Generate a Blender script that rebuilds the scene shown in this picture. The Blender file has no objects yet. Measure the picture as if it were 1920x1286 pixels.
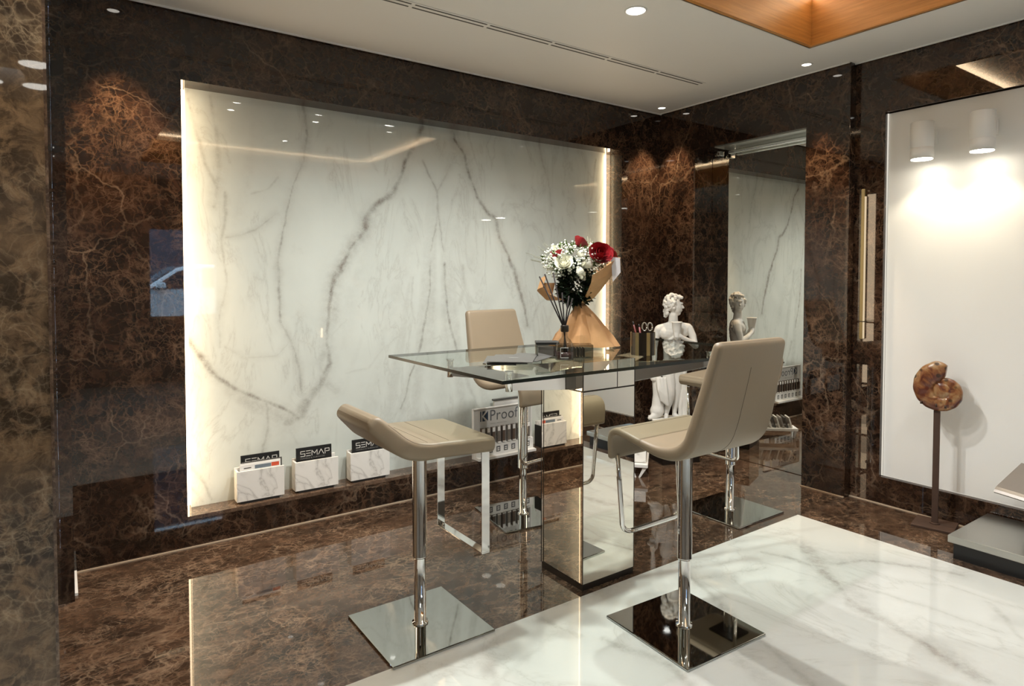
import bpy, bmesh, math, random
import numpy as np
from mathutils import Vector, Matrix
random.seed(7)
S = bpy.context.scene
COL = S.collection
PI = math.pi

# ------------------------------------------------------------------ camera
F_PX, CX, CY = 1202.0, 960.0, 562.0
CAM_Z = 1.45
PITCH = math.atan((CY-524.0)/F_PX)
YAW = math.radians(35.2527)
cam_d = bpy.data.cameras.new('camera')
cam = bpy.data.objects.new('camera', cam_d)
COL.objects.link(cam)
cam_d.sensor_width = 36.0
cam_d.sensor_fit = 'HORIZONTAL'
cam_d.lens = F_PX/1920.0*36.0
cam_d.shift_x = 0.0
cam_d.shift_y = -(643.0-CY)/1920.0
cam_d.clip_start = 0.02
fwd = Vector((math.sin(YAW)*math.cos(PITCH), math.cos(YAW)*math.cos(PITCH), -math.sin(PITCH)))
rgt = Vector((math.cos(YAW), -math.sin(YAW), 0))
upv = rgt.cross(fwd)
cam.matrix_world = Matrix(((rgt.x, upv.x, -fwd.x, 0), (rgt.y, upv.y, -fwd.y, 0), (rgt.z, upv.z, -fwd.z, CAM_Z), (0, 0, 0, 1)))
S.camera = cam
S.view_settings.view_transform = 'Standard'
S.view_settings.look = 'None'
S.view_settings.gamma = 1.0
S.view_settings.use_curve_mapping = False
S.view_settings.exposure = 0.56
S.cycles.max_bounces = 12
S.cycles.glossy_bounces = 6
S.cycles.transparent_max_bounces = 16
S.cycles.caustics_reflective = True
S.cycles.caustics_refractive = False
S.cycles.sample_clamp_indirect = 4.0

# ------------------------------------------------------------------ world: blue dusk outside the shop window
W = bpy.data.worlds.new('dusk'); S.world = W; W.use_nodes = True
bg = W.node_tree.nodes['Background']
bg.inputs[0].default_value = (0.50, 0.66, 0.88, 1); bg.inputs[1].default_value = 15.0

XR, XR2, YL, H = 4.24, 4.31, 3.80, 2.865       # wall planes and ceiling height
XM = 4.46                                      # mirror plane
PNY = 3.95                                     # niche back panel

def lamp(name, kind, loc, energy, col=(1, 1, 1), size=0.1, size_y=None, aim=None, spot=None, blend=0.6):
    l = bpy.data.lights.new(name, kind); l.energy = energy; l.color = col
    if kind == 'AREA':
        l.size = size
        if size_y: l.shape = 'RECTANGLE'; l.size_y = size_y
        else: l.shape = 'DISK'
    else: l.shadow_soft_size = size
    if kind == 'SPOT': l.spot_size = math.radians(spot or 60); l.spot_blend = blend
    o = bpy.data.objects.new(name, l); COL.objects.link(o); o.location = loc
    if aim is not None:
        d = Vector(aim)-Vector(loc); o.rotation_euler = d.to_track_quat('-Z', 'Y').to_euler()
    return o
WARM = (1.0, 0.72, 0.42); NEUT = (1.0, 0.995, 0.96)
# cove light of the ceiling coffer (strips lie on top of the timber upstand, shining up)
CX0, CX1, CY0, CY1 = 0.80, 3.77, -1.25, 2.185
CZT = 3.14
for nm, x, y, sx, sy in (('cove_light_n', (CX0+CX1)/2, CY1+0.06, CX1-CX0, .04), ('cove_light_s', (CX0+CX1)/2, CY0-0.06, CX1-CX0, .04),
                         ('cove_light_e', CX1+0.06, (CY0+CY1)/2, .04, CY1-CY0), ('cove_light_w', CX0-0.06, (CY0+CY1)/2, .04, CY1-CY0)):
    lamp(nm, 'AREA', (x, y, CZT+.02), 22, (1.0, .76, .50), sx, sy, aim=(x, y, 5))
# niche strips (left and right jamb)
lamp('niche_light_left', 'AREA', (.552, 3.872, 1.335), 4.5, (1.0, .76, .50), 2.3, .13, aim=(1.3, 3.96, 1.335))
lamp('niche_light_right', 'AREA', (3.765, 3.93, 1.345), 3.5, (1.0, .74, .46), 2.3, .03, aim=(3.0, 3.96, 1.345))
for n in ('niche_light_left', 'niche_light_right'):
    o = bpy.data.objects[n]
    sgn = 1 if 'left' in n else -1
    z = Vector((-sgn*0.97, -.22*0, 0)).normalized()      # local z points away from the light direction
    z = Vector((-sgn, -0.05, 0)).normalized()
    xax = Vector((0, 0, 1)); yax = z.cross(xax)
    o.matrix_world = Matrix(((xax.x, yax.x, z.x, o.location.x), (xax.y, yax.y, z.y, o.location.y), (xax.z, yax.z, z.z, o.location.z), (0, 0, 0, 1)))

# ------------------------------------------------------------------ helpers
def link(me, name, parent=None, mat=None, smooth=False, bevel=0, loc=None):
    o = bpy.data.objects.new(name, me); COL.objects.link(o)
    if parent: o.parent = parent
    if mat is not None:
        for m in (mat if isinstance(mat, (list, tuple)) else [mat]): me.materials.append(m)
    if smooth:
        for p in me.polygons: p.use_smooth = True
    if bevel:
        b = o.modifiers.new('bevel', 'BEVEL'); b.width = bevel; b.segments = 2; b.limit_method = 'ANGLE'; b.angle_limit = .6
        b.harden_normals = False
    if loc: o.location = loc
    return o
def obj(name, bm, mat=None, parent=None, smooth=False, bevel=0, loc=None):
    bmesh.ops.recalc_face_normals(bm, faces=bm.faces)
    me = bpy.data.meshes.new(name); bm.to_mesh(me); bm.free()
    return link(me, name, parent, mat, smooth, bevel, loc)
def tag(o, label, cat, group=None, kind=None):
    o['label'] = label; o['category'] = cat
    if group: o['group'] = group
    if kind: o['kind'] = kind
    return o
def struct(name, bm, mat, **k):
    o = obj(name, bm, mat, **k); o['kind'] = 'structure'; return o
def thing(name, label, cat, loc=(0, 0, 0), rz=0, group=None):
    o = bpy.data.objects.new(name, None); COL.objects.link(o); o.location = loc; o.rotation_euler = (0, 0, rz)
    o.empty_display_size = .05
    return tag(o, label, cat, group)
def box(bm, x0, x1, y0, y1, z0, z1, mi=0, M=None):
    co = [(x0, y0, z0), (x1, y0, z0), (x1, y1, z0), (x0, y1, z0), (x0, y0, z1), (x1, y0, z1), (x1, y1, z1), (x0, y1, z1)]
    v = [bm.verts.new(M @ Vector(c) if M else c) for c in co]
    for f in ((3, 2, 1, 0), (4, 5, 6, 7), (0, 1, 5, 4), (1, 2, 6, 5), (2, 3, 7, 6), (3, 0, 4, 7)):
        fc = bm.faces.new([v[i] for i in f]); fc.material_index = mi
    return bm
def B(*a, **k): return box(bmesh.new(), *a, **k)
def cyl(bm, x, y, z0, z1, r, r2=None, n=32, mi=0, cap=True):
    r2 = r if r2 is None else r2
    a = [bm.verts.new((x+r*math.cos(2*PI*i/n), y+r*math.sin(2*PI*i/n), z0)) for i in range(n)]
    b = [bm.verts.new((x+r2*math.cos(2*PI*i/n), y+r2*math.sin(2*PI*i/n), z1)) for i in range(n)]
    for i in range(n):
        f = bm.faces.new((a[i], a[(i+1) % n], b[(i+1) % n], b[i])); f.material_index = mi; f.smooth = True
    if cap:
        f = bm.faces.new(a[::-1]); f.material_index = mi
        f = bm.faces.new(b); f.material_index = mi
    return bm
def lathe(bm, prof, n=32, cx=0, cy=0, mi=0, smooth=True):
    rings = []
    for r, z in prof:
        if r < 1e-5: rings.append([bm.verts.new((cx, cy, z))])
        else: rings.append([bm.verts.new((cx+r*math.cos(2*PI*i/n), cy+r*math.sin(2*PI*i/n), z)) for i in range(n)])
    for a, b in zip(rings[:-1], rings[1:]):
        for i in range(n):
            j = (i+1) % n
            if len(a) == 1 and len(b) == 1: continue
            if len(a) == 1: f = bm.faces.new((a[0], b[j], b[i]))
            elif len(b) == 1: f = bm.faces.new((a[i], a[j], b[0]))
            else: f = bm.faces.new((a[i], a[j], b[j], b[i]))
            f.material_index = mi; f.smooth = smooth
    return bm
def tube(bm, pts, r, n=12, mi=0, closed=False, flat=None):
    pts = [Vector(p) for p in pts]; rings = []
    prevn = None
    for i, p in enumerate(pts):
        if i == 0: t = pts[1]-pts[0]
        elif i == len(pts)-1: t = pts[-1]-pts[-2]
        else: t = (pts[i+1]-pts[i]).normalized()+(pts[i]-pts[i-1]).normalized()
        t.normalize()
        if prevn is None:
            a = Vector((0, 0, 1)) if abs(t.z) < .9 else Vector((1, 0, 0))
            nn = t.cross(a).normalized()
        else: nn = (prevn-t*prevn.dot(t)).normalized()
        prevn = nn; b = t.cross(nn)
        rr = r[i] if isinstance(r, (list, tuple)) else r
        rings.append([bm.verts.new(p+rr*(nn*math.cos(2*PI*k/n)+b*math.sin(2*PI*k/n))) for k in range(n)])
    for a, b in zip(rings[:-1], rings[1:]):
        for k in range(n):
            f = bm.faces.new((a[k], a[(k+1) % n], b[(k+1) % n], b[k])); f.smooth = True; f.material_index = mi
    bm.faces.new(rings[0][::-1]).material_index = mi; bm.faces.new(rings[-1]).material_index = mi
    return bm
def ball(bm, c, r, M=None, sub=2, mi=0):
    d = bmesh.ops.create_icosphere(bm, subdivisions=sub, radius=1.0)
    r = r if isinstance(r, (list, tuple)) else (r, r, r)
    for v in d['verts']:
        p = Vector((v.co.x*r[0], v.co.y*r[1], v.co.z*r[2]))
        if M: p = M @ p
        v.co = p+Vector(c)
        for f in v.link_faces: f.smooth = True; f.material_index = mi
    return bm
def arc(c, r, a0, a1, n=8):
    return [(c[0]+r*math.cos(a0+(a1-a0)*i/n), c[1]+r*math.sin(a0+(a1-a0)*i/n)) for i in range(n+1)]

# ------------------------------------------------------------------ materials
def mat(name):
    m = bpy.data.materials.new(name); m.use_nodes = True
    return m, m.node_tree.nodes, m.node_tree.links, m.node_tree.nodes['Principled BSDF']
def plain(name, col, rough=.5, metal=0.0, spec=.5, coat=0, noise=None, bump=None, emit=None, estr=0, trans=0, ior=1.5, sheen=0):
    m, N, L, P = mat(name)
    P.inputs['Base Color'].default_value = (*col, 1); P.inputs['Roughness'].default_value = rough
    P.inputs['Metallic'].default_value = metal; P.inputs['Specular IOR Level'].default_value = spec
    P.inputs['Coat Weight'].default_value = coat; P.inputs['IOR'].default_value = ior
    P.inputs['Transmission Weight'].default_value = trans; P.inputs['Sheen Weight'].default_value = sheen
    if emit: P.inputs['Emission Color'].default_value = (*emit, 1); P.inputs['Emission Strength'].default_value = estr
    tc = N.new('ShaderNodeTexCoord')
    if noise:
        sc, amt = noise
        n = N.new('ShaderNodeTexNoise'); n.inputs['Scale'].default_value = sc; n.inputs['Detail'].default_value = 4
        L.new(tc.outputs['Object'], n.inputs['Vector'])
        mx = N.new('ShaderNodeMix'); mx.data_type = 'RGBA'; mx.blend_type = 'MULTIPLY'
        rp = N.new('ShaderNodeMapRange'); rp.inputs['To Min'].default_value = 1-amt; rp.inputs['To Max'].default_value = 1+amt*.4
        L.new(n.outputs['Fac'], rp.inputs['Value']); mx.inputs[0].default_value = 1
        mx.inputs[6].default_value = (*col, 1)
        cb = N.new('ShaderNodeCombineColor')
        for i in range(3): L.new(rp.outputs[0], cb.inputs[i])
        L.new(cb.outputs[0], mx.inputs[7]); L.new(mx.outputs[2], P.inputs['Base Color'])
    if bump:
        sc, st = bump
        n2 = N.new('ShaderNodeTexNoise'); n2.inputs['Scale'].default_value = sc; n2.inputs['Detail'].default_value = 3
        L.new(tc.outputs['Object'], n2.inputs['Vector'])
        bp = N.new('ShaderNodeBump'); bp.inputs['Strength'].default_value = st; bp.inputs['Distance'].default_value = .002
        L.new(n2.outputs['Fac'], bp.inputs['Height']); L.new(bp.outputs[0], P.inputs['Normal'])
    return m
def emis(name, col, st):
    m = bpy.data.materials.new(name); m.use_nodes = True; N = m.node_tree.nodes; L = m.node_tree.links
    N.remove(N['Principled BSDF']); e = N.new('ShaderNodeEmission'); e.inputs[0].default_value = (*col, 1); e.inputs[1].default_value = st
    L.new(e.outputs[0], N['Material Output'].inputs[0]); return m
def ramp(N, L, src, stops):
    r = N.new('ShaderNodeValToRGB'); cr = r.color_ramp
    while len(cr.elements) < len(stops): cr.elements.new(.5)
    for e, (p, c) in zip(cr.elements, stops): e.position = p; e.color = (c, c, c, 1) if isinstance(c, (int, float)) else (*c, 1)
    L.new(src, r.inputs[0]); return r.outputs[0]
def emperador(name, sc=1.0, dark=(.0075, .0042, .003), mid=(.050, .024, .014), web=(.21, .125, .075), off=(0, 0, 0), stretch=(1, 1, 1), webamt=1.0, rough=.018, pale=(.30, .21, .14), rot=(0, 0, 0)):
    m, N, L, P = mat(name)
    tc = N.new('ShaderNodeTexCoord'); mp = N.new('ShaderNodeMapping')
    mp.inputs['Location'].default_value = off; mp.inputs['Scale'].default_value = [sc*s for s in stretch]; mp.inputs['Rotation'].default_value = rot
    L.new(tc.outputs['Object'], mp.inputs[0])
    def noise(scale, detail=4, dist=0, rough_=.55):
        n = N.new('ShaderNodeTexNoise'); n.inputs['Scale'].default_value = scale; n.inputs['Detail'].default_value = detail
        n.inputs['Distortion'].default_value = dist; n.inputs['Roughness'].default_value = rough_
        return n
    def distort(scale, amt):
        n = noise(scale, 5); L.new(mp.outputs[0], n.inputs['Vector'])
        s = N.new('ShaderNodeVectorMath'); s.operation = 'SUBTRACT'; s.inputs[1].default_value = (.5, .5, .5); L.new(n.outputs['Color'], s.inputs[0])
        k = N.new('ShaderNodeVectorMath'); k.operation = 'SCALE'; k.inputs['Scale'].default_value = amt; L.new(s.outputs[0], k.inputs[0])
        a = N.new('ShaderNodeVectorMath'); a.operation = 'ADD'; L.new(mp.outputs[0], a.inputs[0]); L.new(k.outputs[0], a.inputs[1]); return a.outputs[0]
    def vor(scale, vec, stops):
        v = N.new('ShaderNodeTexVoronoi'); v.feature = 'DISTANCE_TO_EDGE'; v.inputs['Scale'].default_value = scale
        v.inputs['Randomness'].default_value = 1; L.new(vec, v.inputs['Vector']); return ramp(N, L, v.outputs['Distance'], stops)
    def mul(a, b):
        q = N.new('ShaderNodeMath'); q.operation = 'MULTIPLY'
        for i, x in enumerate((a, b)):
            if isinstance(x, (int, float)): q.inputs[i].default_value = x
            else: L.new(x, q.inputs[i])
        return q.outputs[0]
    def mx(fac, a, b):
        q = N.new('ShaderNodeMix'); q.data_type = 'RGBA'; L.new(fac, q.inputs[0])
        for i, x in ((6, a), (7, b)):
            if isinstance(x, tuple): q.inputs[i].default_value = (*x, 1)
            else: L.new(x, q.inputs[i])
        return q.outputs[2]
    d1 = distort(2.6, .4); d2 = distort(5.0, .12); d3 = distort(9.0, .075)
    big = noise(2.3, 7, 1.0, .6); L.new(mp.outputs[0], big.inputs['Vector'])
    patch = ramp(N, L, big.outputs['Fac'], [(.42, 0), (.66, 1)])
    fine = noise(15, 7, .8, .68); L.new(d2, fine.inputs['Vector'])
    finer = ramp(N, L, fine.outputs['Fac'], [(.47, 0), (.62, 1)])
    base = mx(mul(patch, .5), dark, mid)
    base = mx(mul(finer, .7), base, mid)
    def vorw(scale, vec, stops, nsc, lo, hi):
        v = N.new('ShaderNodeTexVoronoi'); v.feature = 'DISTANCE_TO_EDGE'; v.inputs['Scale'].default_value = scale; L.new(vec, v.inputs['Vector'])
        q = noise(nsc, 4, .5); L.new(mp.outputs[0], q.inputs['Vector'])
        r = N.new('ShaderNodeMapRange'); r.inputs['From Min'].default_value = .32; r.inputs['From Max'].default_value = .68; r.inputs['To Min'].default_value = lo; r.inputs['To Max'].default_value = hi; L.new(q.outputs['Fac'], r.inputs['Value'])
        return ramp(N, L, mul(v.outputs['Distance'], r.outputs[0]), stops)
    w1 = vorw(15, d3, [(0, .8), (.05, .45), (.16, .14), (.28, 0)], 7.0, .5, 8.0)
    w2 = vorw(30, d3, [(0, .8), (.06, .4), (.18, .12), (.30, 0)], 10.0, .5, 8.0)
    def iso(scale, dist_, k, stops, det=7):
        q = noise(scale, det, dist_, .6); L.new(mp.outputs[0], q.inputs['Vector'])
        s_ = N.new('ShaderNodeMath'); s_.operation = 'SUBTRACT'; L.new(q.outputs['Fac'], s_.inputs[0]); s_.inputs[1].default_value = k
        ab = N.new('ShaderNodeMath'); ab.operation = 'ABSOLUTE'; L.new(s_.outputs[0], ab.inputs[0]); return ramp(N, L, ab.outputs[0], stops)
    i1 = iso(4.5, 1.0, .5, [(0, 1), (.006, .5), (.022, .10), (.055, 0)])
    i2 = iso(9.0, .6, .47, [(0, .9), (.008, .4), (.03, .07), (.06, 0)])
    w3 = vor(1.8, d1, [(0, .9), (.005, .5), (.013, 0)])
    n3 = noise(2.8, 5, .8); L.new(mp.outputs[0], n3.inputs['Vector'])
    msk = ramp(N, L, n3.outputs['Fac'], [(.42, .05), (.70, 1)])
    n4 = noise(2.4, 5, .8)
    a4 = N.new('ShaderNodeVectorMath'); a4.operation = 'ADD'; a4.inputs[1].default_value = (7, 3, 5); L.new(mp.outputs[0], a4.inputs[0]); L.new(a4.outputs[0], n4.inputs['Vector'])
    msk2 = ramp(N, L, n4.outputs['Fac'], [(.44, .05), (.68, .95)])
    c = mx(mul(mul(w1, msk), .62*webamt), base, web)
    c = mx(mul(mul(w2, msk2), .60*webamt), c, web)
    c = mx(mul(mul(i1, msk2), .60*webamt), c, web)
    c = mx(mul(mul(i2, msk), .55*webamt), c, web)
    c = mx(mul(mul(w3, msk), .55*webamt), c, pale)
    L.new(c, P.inputs['Base Color'])
    P.inputs['Roughness'].default_value = rough; P.inputs['IOR'].default_value = 1.55
    return m
def calacatta(name, base=(.63, .665, .615), soft=(.50, .53, .49), rough=.012, attr=True, vcol=(.17, .145, .12), obs=1.0, cloud=.5):
    """white marble; the veins come from the 'vein' point attribute of the slab's own mesh, broken up by noise"""
    m, N, L, P = mat(name)
    tc = N.new('ShaderNodeTexCoord')
    n = N.new('ShaderNodeTexNoise'); n.inputs['Scale'].default_value = 1.7*obs; n.inputs['Detail'].default_value = 6; n.inputs['Distortion'].default_value = .8
    L.new(tc.outputs['Object'], n.inputs['Vector'])
    f = ramp(N, L, n.outputs['Fac'], [(.38, 0), (.75, cloud)])
    a = N.new('ShaderNodeMix'); a.data_type = 'RGBA'; a.inputs[6].default_value = (*base, 1); a.inputs[7].default_value = (*soft, 1); L.new(f, a.inputs[0])
    if attr:
        at = N.new('ShaderNodeAttribute'); at.attribute_name = 'vein'
        n2 = N.new('ShaderNodeTexNoise'); n2.inputs['Scale'].default_value = 26; n2.inputs['Detail'].default_value = 6; n2.inputs['Roughness'].default_value = .7
        L.new(tc.outputs['Object'], n2.inputs['Vector'])
        mr = N.new('ShaderNodeMapRange'); mr.inputs['From Min'].default_value = .3; mr.inputs['From Max'].default_value = .7; mr.inputs['To Min'].default_value = .35; mr.inputs['To Max'].default_value = 1.25
        L.new(n2.outputs['Fac'], mr.inputs['Value'])
        q = N.new('ShaderNodeMath'); q.operation = 'MULTIPLY'; L.new(at.outputs['Fac'], q.inputs[0]); L.new(mr.outputs[0], q.inputs[1])
        mp = N.new('ShaderNodeMapping'); mp.inputs['Scale'].default_value = (1.5, 1.5, .55) if obs == 1.0 else (1, .7, 1); mp.inputs['Rotation'].default_value = (0, .35, .4); L.new(tc.outputs['Object'], mp.inputs[0])
        w = N.new('ShaderNodeTexNoise'); w.inputs['Scale'].default_value = 2.3*obs; w.inputs['Distortion'].default_value = 1.1; w.inputs['Detail'].default_value = 8; w.inputs['Roughness'].default_value = .62; L.new(mp.outputs[0], w.inputs['Vector'])
        s_ = N.new('ShaderNodeMath'); s_.operation = 'SUBTRACT'; L.new(w.outputs['Fac'], s_.inputs[0]); s_.inputs[1].default_value = .56
        ab = N.new('ShaderNodeMath'); ab.operation = 'ABSOLUTE'; L.new(s_.outputs[0], ab.inputs[0]); r2 = ramp(N, L, ab.outputs[0], [(0, .24), (.006, .12), (.03, .05), (.07, 0)])
        sm = N.new('ShaderNodeMath'); sm.operation = 'MAXIMUM'; L.new(q.outputs[0], sm.inputs[0]); L.new(r2, sm.inputs[1]); fac = sm.outputs[0]
    else:
        w = N.new('ShaderNodeTexNoise'); w.inputs['Scale'].default_value = 1.5*obs; w.inputs['Distortion'].default_value = 1.0; w.inputs['Detail'].default_value = 6
        L.new(tc.outputs['Object'], w.inputs['Vector'])
        s_ = N.new('ShaderNodeMath'); s_.operation = 'SUBTRACT'; L.new(w.outputs['Fac'], s_.inputs[0]); s_.inputs[1].default_value = .5
        ab = N.new('ShaderNodeMath'); ab.operation = 'ABSOLUTE'; L.new(s_.outputs[0], ab.inputs[0]); fac = ramp(N, L, ab.outputs[0], [(0, .38), (.012, .14), (.05, 0)])
    b = N.new('ShaderNodeMix'); b.data_type = 'RGBA'; L.new(a.outputs[2], b.inputs[6]); b.inputs[7].default_value = (*vcol, 1); L.new(fac, b.inputs[0])
    L.new(b.outputs[2], P.inputs['Base Color']); P.inputs['Roughness'].default_value = rough; P.inputs['IOR'].default_value = 1.5
    return m
def thin_glass(name, tint=(.90, .94, .92), rough=0.0, refl=1.45):
    m = bpy.data.materials.new(name); m.use_nodes = True; N = m.node_tree.nodes; L = m.node_tree.links
    N.remove(N['Principled BSDF'])
    t = N.new('ShaderNodeBsdfTransparent'); t.inputs[0].default_value = (*tint, 1)
    g = N.new('ShaderNodeBsdfGlossy'); g.inputs['Roughness'].default_value = rough
    fr = N.new('ShaderNodeFresnel'); fr.inputs['IOR'].default_value = refl
    mi = N.new('ShaderNodeMixShader'); ge = N.new('ShaderNodeNewGeometry'); iv = N.new('ShaderNodeMath'); iv.operation = 'SUBTRACT'; iv.inputs[0].default_value = 1; L.new(ge.outputs['Backfacing'], iv.inputs[1])
    mu = N.new('ShaderNodeMath'); mu.operation = 'MULTIPLY'; L.new(fr.outputs[0], mu.inputs[0]); L.new(iv.outputs[0], mu.inputs[1]); L.new(mu.outputs[0], mi.inputs[0]); L.new(t.outputs[0], mi.inputs[1]); L.new(g.outputs[0], mi.inputs[2])
    L.new(mi.outputs[0], N['Material Output'].inputs[0]); return m

M_WALL = emperador('dark emperador marble', 1.0)
M_WALL2 = emperador('dark emperador marble slab two', .8, off=(3.1, 1.7, .4))
M_PILLAR = emperador('dark emperador marble pillar', .9, off=(1.3, 5.2, 2.4))
M_FORE = emperador('polished brown marble', 1.1, dark=(.035, .022, .013), mid=(.24, .155, .088), web=(.50, .38, .25), off=(2, 2, 6))
M_FLOOR = emperador('brown marble floor', 1.0, dark=(.020, .012, .008), mid=(.115, .066, .040), web=(.33, .23, .155), off=(.7, .2, 3), stretch=(.95, 1.2, 1), rough=.02, rot=(0, 0, .25))
M_SILL = emperador('brown marble sill', 1.4, dark=(.05, .03, .02), mid=(.16, .10, .065), web=(.34, .25, .18), off=(9, .2, 3))
M_PANEL = calacatta('bookmatched white marble')
M_WHITEFLOOR = calacatta('white marble floor', base=(.60, .61, .58), soft=(.52, .53, .50), rough=.02, vcol=(.20, .175, .145), obs=.8)
M_SAMPLE = calacatta('white marble tile', attr=False, obs=3, rough=.2, base=(.80, .78, .73), soft=(.66, .64, .6))
M_CEIL = plain('ceiling paint', (.83, .81, .77), .55, noise=(1.5, .04))
M_WHITEWALL = plain('matte white panel', (.80, .79, .76), .6, noise=(2, .02))
M_WHITE = plain('white lacquer', (.80, .79, .76), .35)
M_GREYWALL = plain('grey beige plaster', (.30, .27, .24), .7, noise=(2, .08))
def wood(name):
    m, N, L, P = mat(name)
    tc = N.new('ShaderNodeTexCoord'); mp = N.new('ShaderNodeMapping'); mp.inputs['Scale'].default_value = (1.2, 1.2, 22); L.new(tc.outputs['Object'], mp.inputs[0])
    n = N.new('ShaderNodeTexNoise'); n.inputs['Scale'].default_value = 3; n.inputs['Detail'].default_value = 8; n.inputs['Roughness'].default_value = .6; L.new(mp.outputs[0], n.inputs['Vector'])
    L.new(ramp(N, L, n.outputs['Fac'], [(.3, (.36, .15, .032)), (.7, (.56, .255, .065))]), P.inputs['Base Color'])
    P.inputs['Roughness'].default_value = .38; return m
M_WOOD = wood('orange oak veneer')
M_CHROME = plain('chrome', (.80, .80, .79), .035, 1.0, noise=(3, .03))
M_STEEL = plain('polished steel plate', (.46, .47, .455), .03, 1.0, noise=(3, .03))
M_BRUSH = plain('brushed silver metal', (.50, .50, .47), .28, 1.0, noise=(4, .08))
M_DKMETAL = plain('dark bronze metal', (.05, .042, .036), .3, .8, noise=(5, .1))
M_MIRROR = plain('mirror', (.80, .80, .76), .004, 1.0, noise=(1, .01))
M_TMIRROR = plain('bronze tinted mirror', (.84, .80, .72), .012, 1.0, noise=(2, .02))
M_GLASS = thin_glass('clear glass')
M_GLASSEDGE = plain('dark green glass edge', (.004, .009, .007), .25, noise=(5, .1))
M_ACRYL = thin_glass('smoked acrylic', (.50, .50, .47), 0.02, 1.5)
M_LEATHER = plain('taupe leather', (.235, .184, .124), .42, spec=.4, noise=(6, .05), bump=(260, .06))
M_SEAM = plain('dark seam thread', (.10, .075, .05), .8, noise=(30, .1))
M_BLACK = plain('black card', (.012, .012, .012), .4, noise=(10, .1))
M_BRASS = plain('brushed brass', (.46, .36, .18), .38, 1.0, noise=(8, .06))
M_PLASTER = plain('white plaster', (.76, .74, .69), .55, noise=(9, .05))
E_COOL = emis('downlight lens', (1, .97, .90), 22)
E_DIM = emis('small downlight lens', (1, .93, .82), 5)
E_LED = emis('warm led strip', (1, .76, .48), 6.0)
E_SCONCE = emis('sconce lens', (1, .93, .78), 20)
E_DISC = emis('round ceiling light', (1, .97, .88), 7)
E_COVE = emis('cove led', (1, .62, .28), 3.2)

# ------------------------------------------------------------------ veined slabs
def seg_field(X, Y, pts, w):
    best = np.full(X.shape, 1e9)
    for (ax, ay), (bx, by) in zip(pts[:-1], pts[1:]):
        dx, dy = bx-ax, by-ay; L2 = dx*dx+dy*dy+1e-9
        t = np.clip(((X-ax)*dx+(Y-ay)*dy)/L2, 0, 1)
        d = np.hypot(X-ax-t*dx, Y-ay-t*dy); best = np.minimum(best, d)
    return best
def vnoise(X, Y, sc, seed):
    r = np.random.RandomState(seed); T = r.rand(64, 64)
    x = X*sc; y = Y*sc; xi = np.floor(x).astype(int); yi = np.floor(y).astype(int); fx = x-xi; fy = y-yi
    fx = fx*fx*(3-2*fx); fy = fy*fy*(3-2*fy)
    g = lambda a, b: T[a % 64, b % 64]
    return (g(xi, yi)*(1-fx)+g(xi+1, yi)*fx)*(1-fy)+(g(xi, yi+1)*(1-fx)+g(xi+1, yi+1)*fx)*fy
def fbm(X, Y, sc, seed):
    return sum(vnoise(X, Y, sc*2**i, seed+i)/2**(i+1) for i in range(4))/.9375-.5
def vein_values(X, Y, veins, jit=.035, streak=None):
    JX = X+jit*fbm(X, Y, 5, 3)+.012*fbm(X, Y, 22, 9); JY = Y+jit*fbm(X, Y, 5, 13)+.012*fbm(X, Y, 22, 19)
    V = np.zeros(X.shape)
    for i, (pts, w, s) in enumerate(veins):
        d = seg_field(JX, JY, pts, w)
        ww = w*(.8+2.0*vnoise(X, Y, 6, 40+i))
        a = s*np.exp(-(d/ww)**2)*(.55+.6*vnoise(X, Y, 14, 90+i))
        a = np.maximum(a, s*.40*np.exp(-(d/(4*w+.010))**2)*(.4+.8*vnoise(X, Y, 4, 130+i)))
        V = np.maximum(V, a)
    if streak is not None: V = np.maximum(V, streak(X, Y))
    return np.clip(V, 0, 1)
def grid_slab(name, u0, u1, v0, v1, step, to3d, veins, material, back, streak=None, jit=.035):
    nu = int((u1-u0)/step)+1; nv = int((v1-v0)/step)+1
    U, V = np.meshgrid(np.linspace(u0, u1, nu), np.linspace(v0, v1, nv), indexing='ij')
    vals = vein_values(U, V, veins, jit, streak).ravel()
    co = to3d(U.ravel(), V.ravel())
    idx = np.arange(nu*nv).reshape(nu, nv)
    faces = np.stack([idx[:-1, :-1], idx[1:, :-1], idx[1:, 1:], idx[:-1, 1:]], -1).reshape(-1, 4)
    # solid body behind the face: border ring pushed back
    ring = np.concatenate([idx[:, 0], idx[-1, 1:], idx[::-1, -1][1:], idx[0, ::-1][1:-1]])
    bk = co[ring]+np.array(back); nb = len(ring); base = len(co)
    co = np.vstack([co, bk]); vals = np.concatenate([vals, vals[ring]])
    side = np.stack([ring, base+np.arange(nb), base+(np.arange(nb)+1) % nb, np.roll(ring, -1)], -1)
    faces = np.vstack([faces, side])
    me = bpy.data.meshes.new(name)
    me.from_pydata(co.tolist(), [], faces.tolist()+[list(range(base, base+nb))])
    at = me.attributes.new('vein', 'FLOAT', 'POINT'); at.data.foreach_set('value', vals.astype(np.float32))
    me.update()
    bm = bmesh.new(); bm.from_mesh(me); bmesh.ops.recalc_face_normals(bm, faces=bm.faces); bm.to_mesh(me); bm.free()
    return link(me, name, None, material)
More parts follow.
